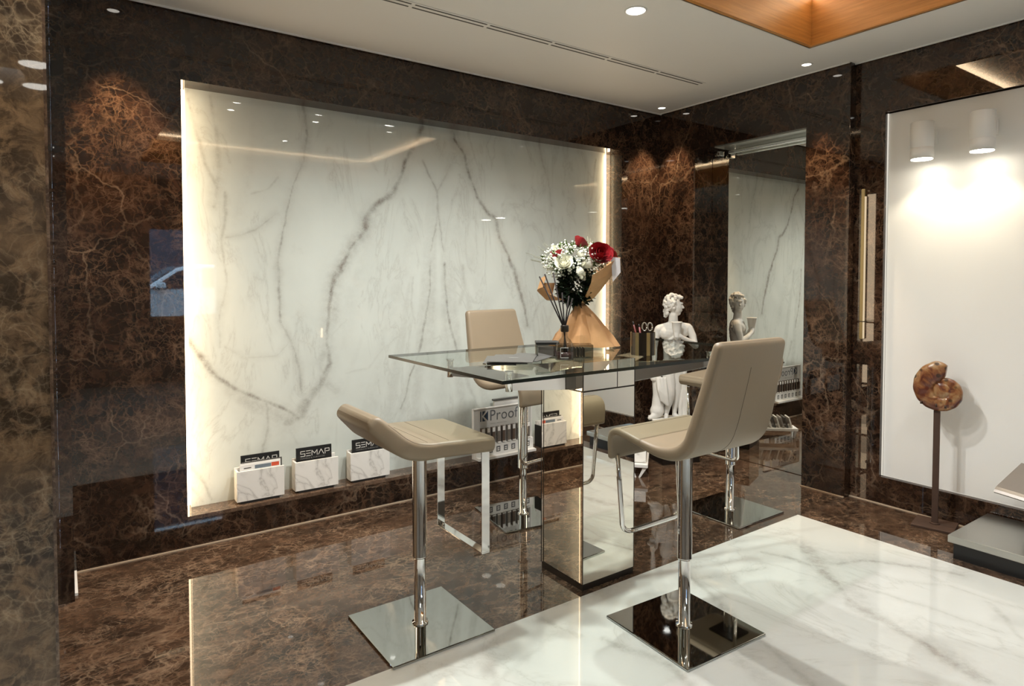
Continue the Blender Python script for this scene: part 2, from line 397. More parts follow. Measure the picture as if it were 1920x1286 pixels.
PANEL_VEINS = [
 ([(2.036,2.488),(1.975,2.348),(1.915,2.252),(1.883,2.142),(1.817,2.030),(1.692,1.941),(1.632,1.844),(1.610,1.739),(1.537,1.662),(1.484,1.565),(1.424,1.463),(1.402,1.380),(1.387,1.229),(1.365,1.062),(1.384,0.926),(1.336,0.796)],0.011,0.85),
 ([(1.438,1.497),(1.416,1.396),(1.408,1.279),(1.428,1.194)],0.03,0.35),
 ([(1.632,1.844),(1.595,1.722),(1.519,1.617),(1.438,1.463)],0.028,0.3),
 ([(1.336,0.796),(1.288,0.733),(1.238,0.679),(1.204,0.610),(1.123,0.581)],0.018,0.6),
 ([(0.576,1.121),(0.642,1.018),(0.709,0.916),(0.822,0.813),(0.910,0.767),(1.000,0.725),(1.093,0.673),(1.188,0.596)],0.01,0.8),
 ([(0.793,0.816),(0.894,0.727),(0.999,0.674),(1.123,0.588)],0.025,0.4),
 ([(1.000,0.725),(1.004,0.571),(0.981,0.446),(0.968,0.345)],0.006,0.45),
 ([(1.225,2.596),(1.255,2.343),(1.237,2.179),(1.171,2.044),(1.121,1.848),(1.098,1.687),(1.077,1.527),(1.078,1.335),(1.089,1.206),(1.145,1.074),(1.191,0.908),(1.212,0.741)],0.0045,0.6),
 ([(0.717,2.481),(0.743,2.336),(0.759,2.128),(0.746,1.991),(0.722,1.869)],0.009,0.4),
 ([(0.600,2.447),(0.635,2.262),(0.684,2.090),(0.738,1.991)],0.005,0.45),
 ([(0.785,1.949),(0.767,1.675),(0.787,1.462),(0.756,1.279),(0.740,1.066)],0.005,0.4),
 ([(0.790,1.682),(0.892,1.711),(0.982,1.761),(1.074,1.845)],0.005,0.4),
 ([(0.924,1.954),(1.015,1.992),(1.077,2.067)],0.004,0.35),
 ([(2.047,2.266),(2.100,2.162),(2.157,2.064),(2.165,1.910),(2.144,1.798),(2.105,1.649)],0.005,0.55),
 ([(2.264,2.252),(2.217,2.154),(2.157,2.064)],0.004,0.45),
 ([(2.165,1.910),(2.190,1.763),(2.206,1.652)],0.004,0.5),
 ([(2.097,1.575),(2.092,1.391),(2.070,1.207),(2.028,1.025),(1.995,0.917),(1.938,0.793),(1.906,0.669),(1.866,0.583)],0.006,0.7),
 ([(1.859,0.656),(1.890,0.580),(1.858,0.493),(1.833,0.370)],0.012,0.35),
 ([(2.287,2.515),(2.299,2.435),(2.373,2.338),(2.426,2.192),(2.485,2.044),(2.563,1.953),(2.647,1.899),(2.695,1.743),(2.767,1.626),(2.817,1.506),(2.851,1.385),(2.917,1.221),(2.943,1.097)],0.009,0.85),
 ([(2.767,1.626),(2.851,1.466),(2.917,1.303),(2.932,1.139)],0.025,0.25),
 ([(2.210,1.577),(2.218,1.390),(2.239,1.202),(2.273,1.049),(2.316,0.913)],0.006,0.7),
 ([(2.391,0.773),(2.423,0.654),(2.495,0.509)],0.012,0.4),
 ([(3.044,2.515),(3.086,2.336),(3.139,2.217),(3.177,2.032)],0.005,0.45),
 ([(3.644,2.436),(3.610,2.214),(3.552,1.992),(3.588,1.797)],0.005,0.45),
 ([(3.206,1.298),(3.152,1.131),(3.046,0.968)],0.012,0.25),
 ([(2.994,1.136),(3.046,1.259),(3.109,1.300)],0.006,0.3),
 ([(0.579,0.417),(0.646,0.314),(0.694,0.198)],0.007,0.5),
 ([(0.569,0.313),(0.644,0.199)],0.005,0.4),
 ([(1.992,1.755),(1.851,1.393),(1.734,1.041),(1.675,0.623)],0.035,0.14),
 ([(2.328,1.806),(2.506,1.388),(2.646,0.990)],0.035,0.14),
 ([(1.684,1.812),(1.535,1.395),(1.462,1.056)],0.03,0.12),
 ([(1.193,1.071),(1.324,1.031),(1.498,1.191)],0.004,0.25),
 ([(0.768,1.065),(0.883,0.995),(1.065,0.998),(1.145,1.074)],0.004,0.3),
 ([(1.358,1.062),(1.323,0.931),(1.363,0.793),(1.431,0.736)],0.02,0.3),
 ([(1.970,1.465),(1.949,1.320),(1.981,1.173)],0.01,0.3),
 ([(2.362,1.541),(2.380,1.389),(2.335,1.275)],0.01,0.3),
 ([(1.495,0.849),(1.640,0.872),(1.753,1.005)],0.004,0.2),
 ([(1.186,0.447),(1.123,0.555),(1.150,0.650)],0.006,0.25),
 ([(1.635,0.205),(1.748,0.257)],0.006,0.2),
 ([(0.960,2.459),(0.927,2.146),(0.834,1.770)],0.03,0.1),
 ([(2.695,2.492),(2.792,2.186),(3.045,1.880)],0.03,0.1),
 ([(3.312,2.443),(3.397,2.068),(3.314,1.680)],0.03,0.12)]
FLOOR_VEINS = [
 ([(3.294,1.923),(3.202,1.781),(3.038,1.639),(2.863,1.417),(2.838,1.271),(2.795,1.129),(2.756,1.001),(2.718,0.867)],0.022,0.6),
 ([(3.009,1.592),(2.878,1.378),(2.867,1.199),(2.796,1.015)],0.05,0.3),
 ([(3.022,1.973),(3.101,1.869),(3.102,1.752),(3.225,1.680),(3.362,1.614),(3.488,1.465),(3.607,1.272)],0.012,0.5),
 ([(3.175,1.723),(3.342,1.659),(3.432,1.542)],0.035,0.25),
 ([(3.036,1.607),(3.067,1.422),(3.121,1.263),(3.122,1.097),(3.146,0.953)],0.007,0.4),
 ([(3.302,1.385),(3.408,1.244),(3.412,1.117),(3.447,0.987)],0.006,0.3),
 ([(2.523,2.073),(2.463,1.944),(2.398,1.775),(2.339,1.650),(2.287,1.488),(2.209,1.325),(2.170,1.199)],0.012,0.5),
 ([(2.487,1.995),(2.661,1.940),(2.902,1.864)],0.01,0.4),
 ([(2.469,1.532),(2.647,1.541),(2.864,1.565)],0.008,0.25),
 ([(1.634,2.191),(1.674,2.094),(1.699,1.951)],0.012,0.5),
 ([(1.761,1.860),(1.790,1.740),(1.832,1.641),(1.836,1.541),(1.814,1.451)],0.014,0.5),
 ([(1.226,1.866),(1.488,1.961),(1.729,2.055)],0.015,0.25),
 ([(3.307,1.931),(3.335,1.767),(3.486,1.620)],0.006,0.3),
 ([(1.266,2.075),(1.277,1.944),(1.242,1.855)],0.01,0.25),
 ([(1.792,2.203),(1.941,2.156),(2.213,2.154)],0.02,0.3),
 ([(2.405,2.230),(2.446,2.092),(2.421,1.942)],0.02,0.25),
 ([(3.375,1.084),(3.206,0.935),(3.078,0.795)],0.012,0.3),
 ([(2.075,1.461),(2.061,1.276)],0.02,0.3),
 ([(0.910,2.164),(1.099,2.109),(1.241,2.114)],0.02,0.15)]

def panel_streak(X, Y):
    # fine feathering that fans out and down from the bookmatch line
    c = 2.165; dx = np.abs(X-c); t = (2.3-Y)
    u = dx/(.12+.42*np.clip(t, 0.02, None))
    n = vnoise(u*9, t*.9+u*2, 1.0, 301)
    return .22*np.clip((n-.52)*3.2, 0, 1)*np.clip(1.2-u*.8, 0, 1)*np.clip(t*1.2, 0, 1)

# ------------------------------------------------------------------ room shell
# floor: brown marble all over, white marble inset with its corner near the pillar
bm = B(-3.0, 5.2, -3.2, 4.2, -.12, -.004)
struct('floor', bm, M_WHITEFLOOR)
bm = bmesh.new()
box(bm, -3.0, 3.70, 2.178, 3.80, -.01, 0); box(bm, 3.70, 5.0, -2.6, 3.80, -.01, 0)
struct('floor_brown_marble', bm, M_FLOOR)
o = grid_slab('floor_white_marble', -2.2, 3.699, -2.6, 2.177, .012, lambda u, v: np.stack([u, v, np.zeros_like(u)], -1), FLOOR_VEINS, M_WHITEFLOOR, (0, 0, -.01), jit=.06)
o['kind'] = 'structure'

# left wall (the long wall with the lit niche)
NX0, NX1, NZ0, NZ1 = .545, 3.79, .171, 2.505
struct('wall_left', B(.036, NX0, YL, 4.12, 0, H+.3), M_WALL)
struct('wall_left_corner', B(NX1, 4.6, YL, 4.12, 0, H+.3), M_WALL)
struct('wall_left_header', B(NX0, NX1, YL, 4.12, NZ1, H+.3), M_WALL)
struct('wall_left_foot', B(NX0, NX1, YL, 4.12, 0, NZ0-.02), M_WALL)
bm = B(NX0, NX1, YL-.001, 4.0, NZ0-.02, NZ0)
struct('trim_1', bm, M_SILL)
bm = B(.047, XR, YL-.012, YL-.001, 0, .006); struct('sheen_strip_left', bm, plain('pale wall foot strip', (.42, .33, .24), .3, noise=(9, .1)))  # pale strip draws the reflection sheen along the foot of the wall
# dark return and foreground wall at the left edge
bm = B(-.0155, .034, 3.46, 4.0, 0, H+.2); struct('wall_return', bm, M_WALL2)
bm = B(.034, .047, 3.52, 3.80, 0, .012); struct('baseboard_return', bm, M_WHITE)
bm = B(-2.4, -.0155, 1.90, 3.46, 0, H+.2); struct('wall_foreground', bm, M_FORE, bevel=.003)
bm = B(-.0215, -.0150, 1.893, 1.90, 0, H); struct('trim_2', bm, M_SILL)
# right wall: header, pillar, mirror recess
MY0, MY1, MZ1 = 2.475, 3.42, 2.50
bm = bmesh.new()
box(bm, XR, 4.6, MY1, YL, 0, H+.3)
box(bm, XR, 4.6, MY0, MY1, MZ1, H+.3)
struct('wall_right', bm, M_WALL2)
bm = B(XR, 4.6, 2.172, MY0, 0, H+.3); struct('wall_pillar', bm, M_PILLAR, bevel=.002)
bm = B(XM+.012, 4.6, MY0, MY1, 0, MZ1); struct('wall_recess', bm, M_WALL)
# wall right of the pillar, set back, with a recess for the white panel
bm = bmesh.new()
PY1, PZ0, PZ1 = 1.985, .178, 2.512
box(bm, XR2, 4.6, PY1, 2.172, 0, H+.3)
box(bm, XR2, 4.6, -2.6, PY1, PZ1, H+.3); box(bm, XR2, 4.6, -2.6, PY1, 0, PZ0)
box(bm, 4.40, 4.6, -2.6, PY1, PZ0, PZ1)
struct('wall_right_set_back', bm, M_WALL)
bm = bmesh.new(); box(bm, XR2-.012, XR2-.001, -2.6, 2.172, 0, .006); box(bm, XR-.012, XR-.001, 2.172, MY0, 0, .006)
struct('baseboard_right', bm, bpy.data.materials['pale wall foot strip'])
# walls behind the camera, with the shop window
WX0, WX1, WZ0, WZ1 = 1.04, 1.95, .93, 2.16
bm = bmesh.new(); y0, y1 = -2.75, -2.6
box(bm, -2.4, WX0, y0, y1, 0, H+.3); box(bm, WX1, 4.6, y0, y1, 0, H+.3); box(bm, WX0, WX1, y0, y1, 0, WZ0); box(bm, WX0, WX1, y0, y1, WZ1, H+.3)
struct('wall_front', bm, M_GREYWALL)
bm = B(-2.55, -2.4, -2.75, 1.9, 0, H+.3); struct('wall_west', bm, M_GREYWALL)
bm = B(WX0, WX1, -2.68, -2.67, WZ0, WZ1); struct('window_1', bm, M_GLASS)

# ceiling with the timber lined coffer
bm = bmesh.new()
box(bm, -2.4, CX0, -2.6, YL, H, H+.02); box(bm, CX1, XR2, -2.6, YL, H, H+.02)
box(bm, CX0, CX1, -2.6, CY0, H, H+.02); box(bm, CX0, CX1, CY1, YL, H, H+.02)
struct('ceiling', bm, M_CEIL)
bm = B(CX0-.35, CX1+.35, CY0-.35, CY1+.35, 3.22, 3.25)
box(bm, CX0-.35, CX0-.33, CY0-.35, CY1+.35, H+.02, 3.22); box(bm, CX1+.33, CX1+.35, CY0-.35, CY1+.35, H+.02, 3.22)
box(bm, CX0-.33, CX1+.33, CY0-.35, CY0-.33, H+.02, 3.22); box(bm, CX0-.33, CX1+.33, CY1+.33, CY1+.35, H+.02, 3.22)
struct('ceiling_coffer', bm, M_CEIL)
bm = bmesh.new(); t = .022
box(bm, CX0, CX0+t, CY0, CY1, H-.001, CZT); box(bm, CX1-t, CX1, CY0, CY1, H-.001, CZT)
box(bm, CX0+t, CX1-t, CY0, CY0+t, H-.001, CZT); box(bm, CX0+t, CX1-t, CY1-t, CY1, H-.001, CZT)
struct('trim_3', bm, M_WOOD)
bm = bmesh.new(); e = .006
box(bm, CX0-e, CX0, CY0-e, CY1+e, H-.004, H); box(bm, CX1, CX1+e, CY0-e, CY1+e, H-.004, H)
box(bm, CX0, CX1, CY0-e, CY0, H-.004, H); box(bm, CX0, CX1, CY1, CY1+e, H-.004, H)
struct('trim_4', bm, M_BRUSH)
bm = bmesh.new()
box(bm, CX0, CX1, CY0-.015, CY0-.004, CZT-.02, CZT+.006); box(bm, CX1+.004, CX1+.015, CY0, CY1, CZT-.02, CZT+.006)
box(bm, CX0, CX1, CY1+.004, CY1+.015, CZT-.02, CZT+.006); box(bm, CX0-.015, CX0-.004, CY0, CY1, CZT-.02, CZT+.006)
tag(obj('led_strip', bm, E_COVE), 'warm light strip along the top of the timber ceiling coffer', 'light strip')
# bright shadow-gap profile where the ceiling meets the long wall
bm = B(.05, XR, YL-.022, YL-.014, H-.010, H); box(bm, XR-.020, XR-.013, 2.172, YL-.022, H-.008, H); box(bm, XR2-.020, XR2-.013, -2.6, 2.172, H-.008, H)
struct('trim_5', bm, M_WHITE)

# ------------------------------------------------------------------ niche panel, mirror, white wall panel
o = grid_slab('marble_panel', .585, 3.745, NZ0, NZ1, .007, lambda u, v: np.stack([u, np.full_like(u, PNY), v], -1), PANEL_VEINS, M_PANEL, (0, .03, 0), streak=panel_streak, jit=.03)
tag(o, 'bookmatched white marble panel with grey veins filling the backlit wall niche', 'panel')
bm = B(NX0, NX1, PNY+.045, 4.05, NZ0, NZ1); struct('wall_niche_back', bm, plain('warm niche liner', (.7, .66, .6), .5, noise=(3, .05)))
tag(obj('led_strip', B(3.749, 3.786, PNY+.033, PNY+.04, NZ0+.002, NZ1-.002), E_LED), 'warm vertical light strip glowing behind the right edge of the marble niche panel', 'light strip')
tag(obj('led_strip', B(.548, .582, PNY+.033, PNY+.04, NZ0+.002, NZ1-.002), E_LED), 'warm vertical light strip glowing behind the left edge of the marble niche panel', 'light strip')

t = thing('wall_mirror', 'tall frameless wall mirror in the recess beside the marble pillar', 'mirror', (XM, (MY0+MY1)/2, 0))
Mi = Matrix.Translation((-XM, -(MY0+MY1)/2, 0))
obj('mirror_glass', B(XM, XM+.01, MY0+.004, MY1-.004, .004, MZ1-.004, M=Mi), M_MIRROR, t)
bm = bmesh.new(); box(bm, 4.395, 4.43, MY0, 3.22, 2.455, 2.475, M=Mi)
obj('rail', bm, M_CHROME, t, bevel=.004)
bm = bmesh.new(); box(bm, 4.36, 4.415, 3.245, 3.225, 2.445, 2.485, M=Mi); box(bm, 4.385, 4.415, 3.30, 3.33, 2.45, 2.475, M=Mi)
obj('rail_bracket', B(4.36, 4.415, 3.272, 3.30, 2.445, 2.485, M=Mi), M_CHROME, t, bevel=.004)
obj('rail_stop', B(4.385, 4.415, 3.315, 3.345, 2.45, 2.475, M=Mi), M_CHROME, t, bevel=.004)
obj('soffit_plate', B(4.262, 4.455, MY0, 3.25, MZ1-.007, MZ1-.001, M=Mi), M_BRUSH, t)

bm = B(4.345, 4.395, -2.58, PY1-.008, PZ0+.005, PZ1-.006)
tag(obj('white_panel', bm, M_WHITEWALL), 'smooth matt white wall panel set in a brown marble surround', 'panel')
bm = B(4.352, 4.358, -2.5, PY1-.003, PZ0+.0005, PZ0+.004); box(bm, 4.335, 4.344, PY1-.007, PY1-.0015, PZ0+.004, PZ1-.006)
tag(obj('led_strip', bm, emis('panel edge light', (1, .93, .8), .5)), 'thin light line around the foot and side of the white wall panel', 'light strip')

# ------------------------------------------------------------------ lights with a body
def downlight(x, y, z, r, em, label, ring=.012, grp=None):
    t = thing('downlight', label, 'ceiling light', (x, y, z), 0, grp)
    bm = lathe(bmesh.new(), [(r, -.0005), (r+ring*.3, -.005), (r+ring, -.003), (r+ring, 0.0), (r, .0)], 36)
    obj('trim_ring', bm, M_WHITE, t)
    bm = cyl(bmesh.new(), 0, 0, -.002, -.0005, r*.98, n=36); obj('lens', bm, em, t)
    return t
downlight(2.507, 2.418, H, .048, E_COOL, 'large glaring round downlight in the ceiling next to the timber coffer')
downlight(1.85, 2.418, H, .034, E_COOL, 'added unseen downlight above the glass table, put in to light the marble panel')
downlight(1.19, 2.418, H, .034, E_COOL, 'added unseen downlight above the low stool, put in to light the marble panel')
for x in (2.507, 1.85, 1.19): lamp('spot_a', 'SPOT', (x, 2.418, H-.02), 88, NEUT, .035, aim=(x, 2.418, 0), spot=150, blend=.9)  # the two left of the row are added to brighten the niche panel
downlight(4.045, 2.365, H, .028, E_DIM, 'small round downlight in the ceiling in front of the marble pillar')
lamp('spot_b', 'SPOT', (4.07, 2.36, H-.02), 60, (1, .70, .42), .02, aim=(4.18, 2.33, 0), spot=44, blend=.5)
downlight(4.088, 3.643, H, .028, E_DIM, 'small round downlight in the far corner of the ceiling above the statue')
lamp('spot_c', 'SPOT', (4.05, 3.60, H-.02), 60, (1, .74, .48), .02, aim=(4.04, 3.62, 0), spot=66, blend=.5)
downlight(.26, 3.60, H, .028, E_DIM, 'small round downlight by the left end of the long marble wall')
lamp('spot_d', 'SPOT', (.26, 3.60, H-.02), 95, (1, .70, .42), .02, aim=(.26, 3.48, 0), spot=64, blend=.6)
downlight(-.35, 1.30, H, .034, E_COOL, 'added unseen downlight put in to brighten the brown marble at the left edge')
lamp('spot_e', 'SPOT', (-.35, 1.30, H-.02), 34, (1, .86, .66), .03, aim=(-.35, 1.8, .6), spot=90, blend=.8)  # added lamp, brightens the foreground wall
for x, y, wh in ((2.39, .70, 'the middle one of the row nearest the marble panel'), (3.27, .73, 'the one nearest the white wall panel'), (1.5, .70, 'the leftmost of its row'), (2.39, -.5, 'the one farthest from the marble panel')):
    downlight(x, y, 3.22, .034, E_COOL, 'downlight inside the timber coffer, '+wh, grp='coffer downlights')
    lamp('spot_coffer', 'SPOT', (x, y, 3.20), 26, NEUT, .05, aim=(x, y, 0), spot=120, blend=.8)
for x, y, wh in ((-.10, -1.40, 'upper right'), (-.10, -1.98, 'lower right'), (-.38, -1.40, 'upper left'), (-.38, -1.98, 'lower left')):
    t = thing('round_ceiling_light', wh+' of four round ceiling lights mirrored in the brown marble at left', 'ceiling light', (x, y, H), 0, 'round shop front lights')
    obj('diffuser', cyl(bmesh.new(), 0, 0, -.03, -.004, .085, n=40), E_DISC, t)
    obj('trim_ring', lathe(bmesh.new(), [(.087, -.028), (.093, -.028), (.093, 0), (.087, 0)], 40), M_WHITE, t)
lamp('shop_front_light', 'SPOT', (-.24, -1.7, H-.06), 45, NEUT, .08, aim=(-.2, -1.6, 0), spot=150, blend=.9)

def sconce(y, label):
    t = thing('wall_spotlight', label, 'wall lamp', (4.20, y, 2.165), 0)
    bm = lathe(bmesh.new(), [(.050, .0), (.0605, .0), (.0605, .062), (.0590, .063), (.0590, .066), (.0605, .067), (.0605, .214), (.058, .217), (0, .217), ], 40)
    obj('housing', bm, M_WHITE, t)
    bm = cyl(bmesh.new(), 0, 0, -.004, .004, .055, n=40); obj('lens', bm, E_SCONCE, t)
    bm = bmesh.new(); box(bm, .055, .145, -.012, .012, .13, .16); box(bm, .137, .1445, -.03, .03, .10, .19); obj('bracket', bm, M_WHITE, t, bevel=.003)
    lamp('sconce_spot', 'SPOT', (4.20, y, 2.15), 8, (1, .88, .66), .045, aim=(4.215, y, 0), spot=112, blend=.55)
sconce(1.725, 'white cylinder wall spotlight on the white panel, the one nearer the pillar')
sconce(1.420, 'white cylinder wall spotlight on the white panel, the one farther from the pillar')

t = thing('linear_wall_lamp', 'slim vertical brass bar lamp on the marble between pillar and white panel', 'wall lamp', (XR2, 2.10, 1.06))
obj('body', B(-.020, -.004, -.004, .018, 0, .98), M_BRASS, t, bevel=.002)
obj('light_strip', B(-.020, -.006, -.010, -.0045, .004, .93), emis('bar lamp led', (1, .78, .5), .5), t)
obj('joint_band', B(-.021, -.003, -.011, .019, .112, .118), M_DKMETAL, t)
obj('wall_plate', B(-.004, 0, -.002, .014, .1, .88), M_BRASS, t)

t = thing('air_vent', 'long narrow white slot vent running across the ceiling along the niche wall', 'vent', (2.2, 3.035, H))
obj('frame', B(-1.62, 1.63, -.035, .035, -.004, -.0003), M_CEIL, t, bevel=.001)
sl = plain('dark slot', (.10, .095, .085), .8, noise=(4, .1))
for k in range(7):
    x0 = -1.60+k*.4615
    obj('slot', box(B(x0, x0+.44, -.024, -.013, -.0052, -.0041), x0, x0+.44, .013, .024, -.0052, -.0041), sl, t)

# ------------------------------------------------------------------ glass table
TX0, TX1, TY0, TY1, TZ0, TZ1 = 1.275, 2.98, 1.862, 2.822, 1.078, 1.091
t = thing('glass_table', 'high rectangular clear glass table on a mirror clad square column', 'table', (2.13, 2.365, 0))
Mt = Matrix.Translation((-2.13, -2.365, 0))
bm = B(TX0, TX1, TY0, TY1, TZ0, TZ1, M=Mt)
for f in bm.faces: f.material_index = 0 if abs(f.normal.z) > .5 else 1
bm.normal_update()
for f in bm.faces: f.material_index = 0 if abs(f.normal.z) > .5 else 1
obj('glass_top', bm, [M_GLASS, M_GLASSEDGE], t)
c0, c1, d0, d1 = 1.962, 2.297, 2.208, 2.52
bm = B(c0, c1, d0, d1, .032, .930, M=Mt)
for v in bm.verts:                                   # the left mirror pane sits a touch out of square
    if v.co.x < 0 and v.co.y > 0: v.co.x += .007
obj('column', bm, M_TMIRROR, t)
obj('column_foot', B(c0+.002, c1-.002, d0+.002, d1-.002, 0, .030, M=Mt), M_DKMETAL, t)
bm = bmesh.new()
for x, y in ((c0, d0), (c1, d0), (c0, d1), (c1, d1)): box(bm, x-.0015, x+.0015, y-.0015, y+.0015, .030, 1.066, M=Mt)
box(bm, c0-.001, c1+.001, d0-.0012, d0, .929, .935, M=Mt); box(bm, c0-.0012, c0, d0, d1, .929, .935, M=Mt); box(bm, 2.178, 2.181, d0-.0012, d0, .935, 1.066, M=Mt)
obj('corner_bead', bm, M_DKMETAL, t)
obj('column_head', B(c0, c1, d0, d1, .936, 1.066, M=Mt), M_TMIRROR, t)
for sx, sy in ((-1, -1), (1, -1), (-1, 1), (1, 1)):
    cxp = c0 if sx < 0 else c1; cyp = (2.27 if sy < 0 else 2.46)
    tx, ty = (1.49, 2.13) if sx < 0 else (2.77, 2.13)
    if sy > 0: ty = 2.61
    P0 = Vector((cxp, cyp, 0)); P1 = Vector((tx, ty, 0)); d = (P1-P0).normalized(); n = Vector((-d.y, d.x, 0))*.011
    bm = bmesh.new(); vs = []
    for p, zz in ((P0-d*.004, (.936, 1.040)), (P1, (.998, 1.040))):
        for s in (-1, 1):
            for z in zz: vs.append(bm.verts.new(Mt @ Vector((p.x+s*n.x, p.y+s*n.y, z))))
    for f in ((0, 1, 3, 2), (4, 6, 7, 5), (0, 4, 5, 1), (2, 3, 7, 6), (1, 5, 7, 3), (0, 2, 6, 4)): bm.faces.new([vs[i] for i in f])
    obj('arm', bm, M_CHROME, t, bevel=.001)
    bm = cyl(bmesh.new(), tx-2.13, ty-2.365, .994, TZ0-.0005, .0145); cyl(bm, tx-2.13, ty-2.365, TZ0-.006, TZ0-.0004, .019)
    obj('standoff', bm, M_CHROME, t)

# ------------------------------------------------------------------ bar stools
def loft_shell(stations, soft=1.0):
    """stations: (point(f,z), normal(f,z), half width, half thickness) -> closed rounded shell, width along local y"""
    bm = bmesh.new(); rings = []
    for (f, z), (nf, nz), w, t in stations:
        r = min(t*.98, w*.5)*soft; ring = []
        prof = []
        for cx_, cy_, a0 in ((w-r, t-r, 0), (-(w-r), t-r, PI/2), (-(w-r), -(t-r), PI), (w-r, -(t-r), 1.5*PI)):
            for i in range(6):
                a = a0+PI/2*i/5; prof.append((cx_+r*math.cos(a), cy_+r*math.sin(a)))
        for u, v in prof: ring.append(bm.verts.new((f+nf*v, u, z+nz*v)))
        rings.append(ring)
    n = len(rings[0])
    for a, b in zip(rings[:-1], rings[1:]):
        for i in range(n):
            j = (i+1) % n; q = bm.faces.new((a[i], a[j], b[j], b[i])); q.smooth = True
    for ring in (rings[0], rings[-1]):
        q = bm.faces.new(ring if ring is rings[-1] else ring[::-1]); q.smooth = True
    return bm
def catmull(P, n):
    P = [Vector(p) for p in P]; Q = [2*P[0]-P[1]]+P+[2*P[-1]-P[-2]]; out = []
    for i in range(1, len(Q)-2):
        for k in range(n):
            t = k/n; a, b, c, d = Q[i-1], Q[i], Q[i+1], Q[i+2]
            out.append(.5*((2*b)+(-a+c)*t+(2*a-5*b+4*c-d)*t*t+(-a+3*b-3*c+d)*t**3))
    out.append(P[-1]); return out
def shell_from(profile, halfw, th, n=6, round_start=.03, round_end=.02, soft=1.0):
    C = catmull(profile, n); L_ = [0]
    for a, b in zip(C[:-1], C[1:]): L_.append(L_[-1]+(b-a).length)
    tot = L_[-1]; st = []; pts = []
    for i, p in enumerate(C):
        t = (C[min(i+1, len(C)-1)]-C[max(i-1, 0)]).normalized(); nrm = Vector((-t.y, t.x))
        s = L_[i]; w = halfw(s/tot); h = th(s/tot)
        pts.append((p, nrm, w, h, s))
    # extra stations at the ends for rounded ends
    out = []
    p, nrm, w, h, s = pts[0]; t = (C[1]-C[0]).normalized()
    for k in range(5):
        a = PI/2*(k/5.0); q = p-t*round_start*math.cos(a)+t*0; out.append((tuple(q), tuple(nrm), w-round_start*.9*(1-math.sin(a))-.001, max(h*math.sin(a), h*.3)))
    for p, nrm, w, h, s in pts: out.append((tuple(p), tuple(nrm), w, h))
    p, nrm, w, h, s = pts[-1]; t = (C[-1]-C[-2]).normalized()
    for k in range(4, -1, -1):
        a = PI/2*(k/5.0); q = p+t*round_end*math.cos(a); out.append((tuple(q), tuple(nrm), w-round_end*.8*(1-math.sin(a))-.001, max(h*math.sin(a), h*.35)))
    return loft_shell(out, soft), pts
def plate_and_pole(t, zseat, rup=.031, rlo=.0245, zj=.29, prz=0):
    bm = B(-.228, .228, -.228, .228, .0005, .011)
    obj('base_plate', bm, M_STEEL, t, bevel=.003).rotation_euler = (0, 0, prz)
    bm = lathe(bmesh.new(), [(.034, .011), (.034, .017), (rlo, .019), (rlo, zj+.01)], 40); obj('lower_pole', bm, M_CHROME, t)
    bm = lathe(bmesh.new(), [(rlo+.0005, zj), (rup, zj), (rup, zj+.006), (rup-.001, zj+.008), (rup-.001, zseat)], 40); obj('pole_sleeve', bm, M_CHROME, t)
    bm = B(-.085, .085, -.085, .085, zseat-.006, zseat+.004); obj('seat_plate', bm, M_DKMETAL, t)
def seam_line(t, pts, r=.0011): obj('seam', tube(bmesh.new(), pts, r, 6), M_SEAM, t)
def stool_high(name, label, loc, rz, dz=0.0, prz=0):
    t = thing(name, label, 'bar stool', loc, rz, None)
    prof = [(-.300, 1.205+dz), (-.272, 1.09+dz), (-.243, .98+dz), (-.219, .895+dz), (-.190, .832+dz), (-.135, .792+dz), (-.05, .782+dz), (.05, .799+dz), (.12, .813+dz), (.172, .818+dz), (.203, .804+dz), (.216, .77+dz), (.217, .702+dz)]
    bm, pts = shell_from(prof, lambda s: .205+.03*min(1, s/.35) if s < .8 else .235-.012*(s-.8)/.2, lambda s: (.0215+.006*math.sin(PI*min(1, s*1.1))) if s < .5 else .0275-.012*min(1, (s-.5)/.22), round_start=.02, round_end=.008, soft=.8)
    obj('seat_shell', bm, M_LEATHER, t)
    # seam down the outside of the back and across the seat
    k = [(p+nrm*(-h-.0002), h) for p, nrm, w, h, s in pts]
    outer = [(p.x-nrm.x*h, 0, p.y-nrm.y*h) for p, nrm, w, h, s in pts[4:31]]
    seam_line(t, outer)
    i = 52; p, nrm, w, h, s = pts[i]
    seam_line(t, [(p.x+nrm.x*h, y, p.y+nrm.y*h) for y in np.linspace(-w*.93, w*.93, 14)])
    plate_and_pole(t, .766+dz, prz=prz)
    # round tube footrest
    z0 = .71+dz
    pl = [(.206, -.188, z0), (.196, -.186, .60), (.184, -.183, .46), (.182, -.182, .425)]
    pl += [(.182-.006*(1-math.cos(a)), -.182+.045*(1-math.cos(a)), .425-.045*math.sin(a)) for a in np.linspace(.2, PI/2, 6)]
    pr_ = [(x, -y, z) for x, y, z in pl[::-1]]
    obj('footrest', tube(bmesh.new(), pl+pr_, .0105, 14), M_CHROME, t)
    return t
